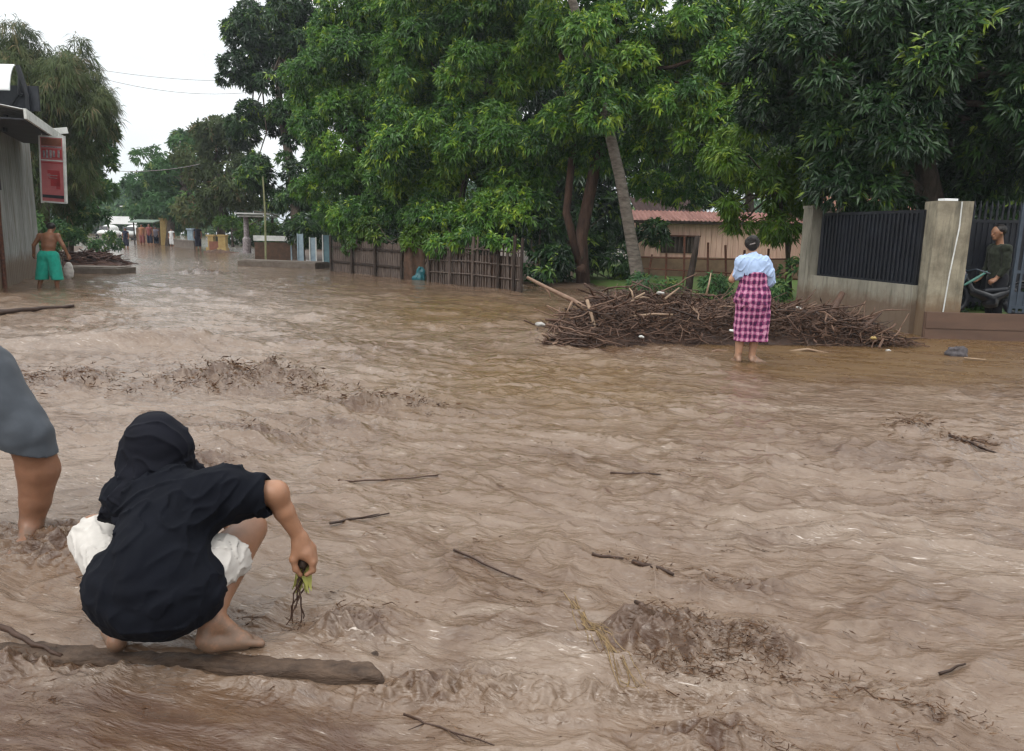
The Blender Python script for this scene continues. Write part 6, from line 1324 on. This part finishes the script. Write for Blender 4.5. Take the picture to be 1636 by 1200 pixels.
def litter():
    """scraps of leaf and twig carried by the flood, in drifts along the current and thrown up where it churns"""
    rng = np.random.RandomState(21); P = []; S = []
    def drift(px, py, n, sx, sy, up=0.0, size=1.0):
        c = G(px, py); m = max(2, n // 9); kx, ky_ = rng.normal(0, sx, m), rng.normal(0, sy, m); j = rng.randint(0, m, n); q = rng.rand(n) < 0.3
        x = c[0] + np.where(q, rng.normal(0, sx, n), kx[j] + rng.normal(0, 0.09 * sx + 0.008, n)); y = c[1] + np.where(q, rng.normal(0, sy, n), ky_[j] + rng.normal(0, 0.09 * sy + 0.006, n)) - 0.25 * (x - c[0]) * (sx > sy * 1.5)
        P.append(np.stack([x, y, np.abs(rng.normal(0, 1, n)) * up], 1)); S.append(size * rng.choice([0.4, 0.65, 0.95, 1.3], n, p=[0.35, 0.35, 0.22, 0.08]))
    for a in ((1130, 1045, 650, 0.12, 0.07, 0.012, 0.8), (1085, 1085, 420, 0.08, 0.03, 0.008, 0.8), (1190, 1060, 320, 0.10, 0.05, 0.01, 0.8), (1280, 1100, 190, 0.12, 0.03, 0.006, 0.9), (1400, 1135, 150, 0.16, 0.02, 0.005, 0.9), (1545, 1165, 90, 0.12, 0.02, 0.004, 0.9),
              (400, 605, 900, 0.42, 0.22, 0.03, 2.2), (320, 620, 260, 0.3, 0.15, 0.02, 2.2), (110, 620, 520, 0.5, 0.2, 0.03, 2.2), (620, 650, 260, 0.28, 0.06, 0.015, 1.9), (480, 630, 200, 0.2, 0.1, 0.015, 1.9),
              (1455, 688, 180, 0.11, 0.05, 0.03, 1.7), (1560, 715, 180, 0.2, 0.04, 0.012, 1.6), (1040, 920, 60, 0.12, 0.02, 0.006, 1.0), (1150, 945, 60, 0.10, 0.02, 0.006, 1.0), (980, 908, 40, 0.08, 0.01, 0.004, 1.0),
              (560, 990, 70, 0.05, 0.03, 0.02, 0.8), (470, 1005, 60, 0.03, 0.02, 0.012, 0.8), (395, 998, 40, 0.04, 0.012, 0.006, 0.8), (1070, 985, 60, 0.05, 0.02, 0.008, 0.8), (850, 748, 50, 0.2, 0.03, 0.006, 1.0), (1040, 762, 40, 0.15, 0.02, 0.004, 1.0), (1130, 745, 24, 0.06, 0.02, 0.006, 1.0),
              (105, 880, 50, 0.1, 0.05, 0.01, 0.9), (1290, 650, 40, 0.12, 0.05, 0.006, 1.0), (325, 436, 120, 0.5, 0.3, 0.03, 2.2), (1200, 1190, 60, 0.08, 0.015, 0.006, 0.8), (1440, 1190, 60, 0.08, 0.012, 0.006, 0.8), (720, 1165, 40, 0.08, 0.02, 0.003, 0.7), (340, 745, 60, 0.2, 0.05, 0.008, 1.0), (455, 700, 60, 0.25, 0.08, 0.008, 1.1), (60, 1040, 60, 0.08, 0.03, 0.01, 0.8)): drift(*a)
    for k in range(150):          # loose drift lines over the whole flood
        px, py = rng.uniform(0, 1636), 600 + 600 * rng.rand() ** 1.2
        drift(px, py, rng.randint(3, 16), rng.uniform(0.03, 0.2), rng.uniform(0.005, 0.02), 0.002, 0.75)
    P = np.concatenate(P); S = np.concatenate(S); h = water_fields(P[:, 0], P[:, 1])[0]
    ok = P[:, 1] > 1.2; P, S, h = P[ok], S[ok], h[ok]; P[:, 2] += h + 0.002
    az = rng.normal(-0.25, 0.9, len(P)); d = np.stack([np.cos(az), np.sin(az), rng.normal(0, 0.4, len(P))], 1); mb = MB()
    for s in np.unique(np.round(S, 2)):
        q = np.round(S, 2) == s; leaves(mb, P[q], d[q], rng.uniform(0, 1, q.sum()) ** 1.5, 1, 0.028 * s, 0.0062 * s, 0.05, (0, 60), rng)
    for i in rng.permutation(len(P))[:1000]:
        s = S[i]; L = rng.uniform(0.02, 0.075) * (0.5 + 0.5 * s); r = L * 0.035; p = stick_pts(rng, P[i], L, az[i], rng.normal(0, 0.15), 4, 0.28); mb.tube(p, [r, r, r * 0.8, r * 0.5], 4, tint=rng.uniform(0, 0.7))
    tag(mb.build('floating_litter', LITTER), 'dark scraps of leaves and twigs drifting on the flood', 'leaf litter', kind='stuff')
litter()

def reeds():
    rng = np.random.RandomState(31); a, b = G(905, 965), G(1025, 1120); m2 = MB()
    for k in range(26):
        s = np.linspace(0, 1, 9)[:, None]; j0, j1 = rng.normal(0, 0.012, 2), rng.normal(0, 0.03, 2); t0, t1 = sorted(rng.uniform(0, 1, 2)); t1 = min(1, t0 + 0.35 + 0.3 * rng.rand())
        P = lin(a[None], b[None], t0 + (t1 - t0) * s); P[:, :2] += lin(j0[None], j1[None], s) + 0.018 * np.sin(s * 3 + k) * V(1, -0.4); P[:, 2] = water_fields(P[:, 0], P[:, 1])[0] + 0.002 + 0.003 * rng.rand(); m2.tube(P, np.linspace(0.0022, 0.001, 9), 4, tint=rng.uniform(0.3, 1))
    tag(m2.build('reed_strands', tintmat('yellow_brown_reed', [(0, (0.09, 0.055, 0.028)), (1, (0.24, 0.16, 0.07))], rough=0.5), origin=a), 'yellow-brown reed strands trailing diagonally into the churned debris clump', 'reeds')
reeds()

# weeds hanging from the crouching person's hand
def weeds():
    rng = np.random.RandomState(6); top = V(-0.782, 2.735, 0.245); t = thing('weed_strand', top, 'muddy green-yellow weed strand dangling from the crouching hand into the water', 'weeds')
    mb = MB()
    for k in range(6):
        e = V(-0.80 - 0.035 * rng.rand(), 2.70 + 0.03 * rng.normal(), 0.0); p = lin(top[None], e[None], np.linspace(0, 1, 9)[:, None]); p[1:] += rng.normal(0, 0.006, (8, 3)); p[1:, 0] += 0.012 * np.sin(np.linspace(0, 5, 8) + k); mb.tube(p, np.linspace(0.004, 0.0025, 9), 5, tint=0.1 + 0.1 * rng.rand())
    mb.build('stems', STICK, t, top)
    mb = MB(); 
    for k in range(12):
        a = top + V(rng.normal(0, 0.010), rng.normal(0, 0.01), 0.0); L = rng.uniform(0.08, 0.16); sx = rng.normal(-0.12, 0.22); n = 6; s = np.linspace(0, 1, n); c = a + np.stack([sx * L * s + 0.008 * np.sin(s * 4 + k), rng.normal(0, 0.2) * L * s, -L * s], 1); w_ = 0.0095 * np.sin(np.pi * np.clip(s * 0.85 + 0.12, 0, 1)); v = np.concatenate([c - V(1, 0.3, 0) * w_[:, None], c + V(1, 0.3, 0) * w_[:, None]]); i = np.arange(n - 1); mb.add(v, np.stack([i, i + 1, i + n + 1, i + n], 1), 0.55 + 0.45 * rng.rand())
    mb.build('blades', tintmat('wet_weed_blade', [(0, (0.05, 0.05, 0.02)), (0.5, (0.16, 0.15, 0.045)), (1, (0.34, 0.34, 0.09))], rough=0.4), t, top)
    f = Field(0.02); f.ell(top + V(0, -0.005, 0.0), (0.022, 0.03, 0.028)).ell(top + V(0.005, 0.02, 0.015), (0.018, 0.02, 0.02)); f.fold = folds(60, 0.004); skin_mesh(f, 0.004, 'root_clump', DKWOOD, t, top)
weeds()

# ------------------------------------------------------------------ damp air
HAZE = True
if HAZE:
    m = bpy.data.materials.new('damp_air'); m.use_nodes = True; nt = m.node_tree; nt.nodes.remove(nt.nodes['Principled BSDF'])
    pv = nt.nodes.new('ShaderNodeVolumePrincipled'); pv.inputs['Color'].default_value = (0.86, 0.93, 1.0, 1); pv.inputs['Density'].default_value = 0.0006; pv.inputs['Anisotropy'].default_value = 0.2
    nt.links.new(pv.outputs[0], nt.nodes['Material Output'].inputs['Volume'])
    mb = MB(); mb.box((0, 80, 14.2), (460, 260, 31.4)); tag(mb.build('haze', m), kind='stuff')
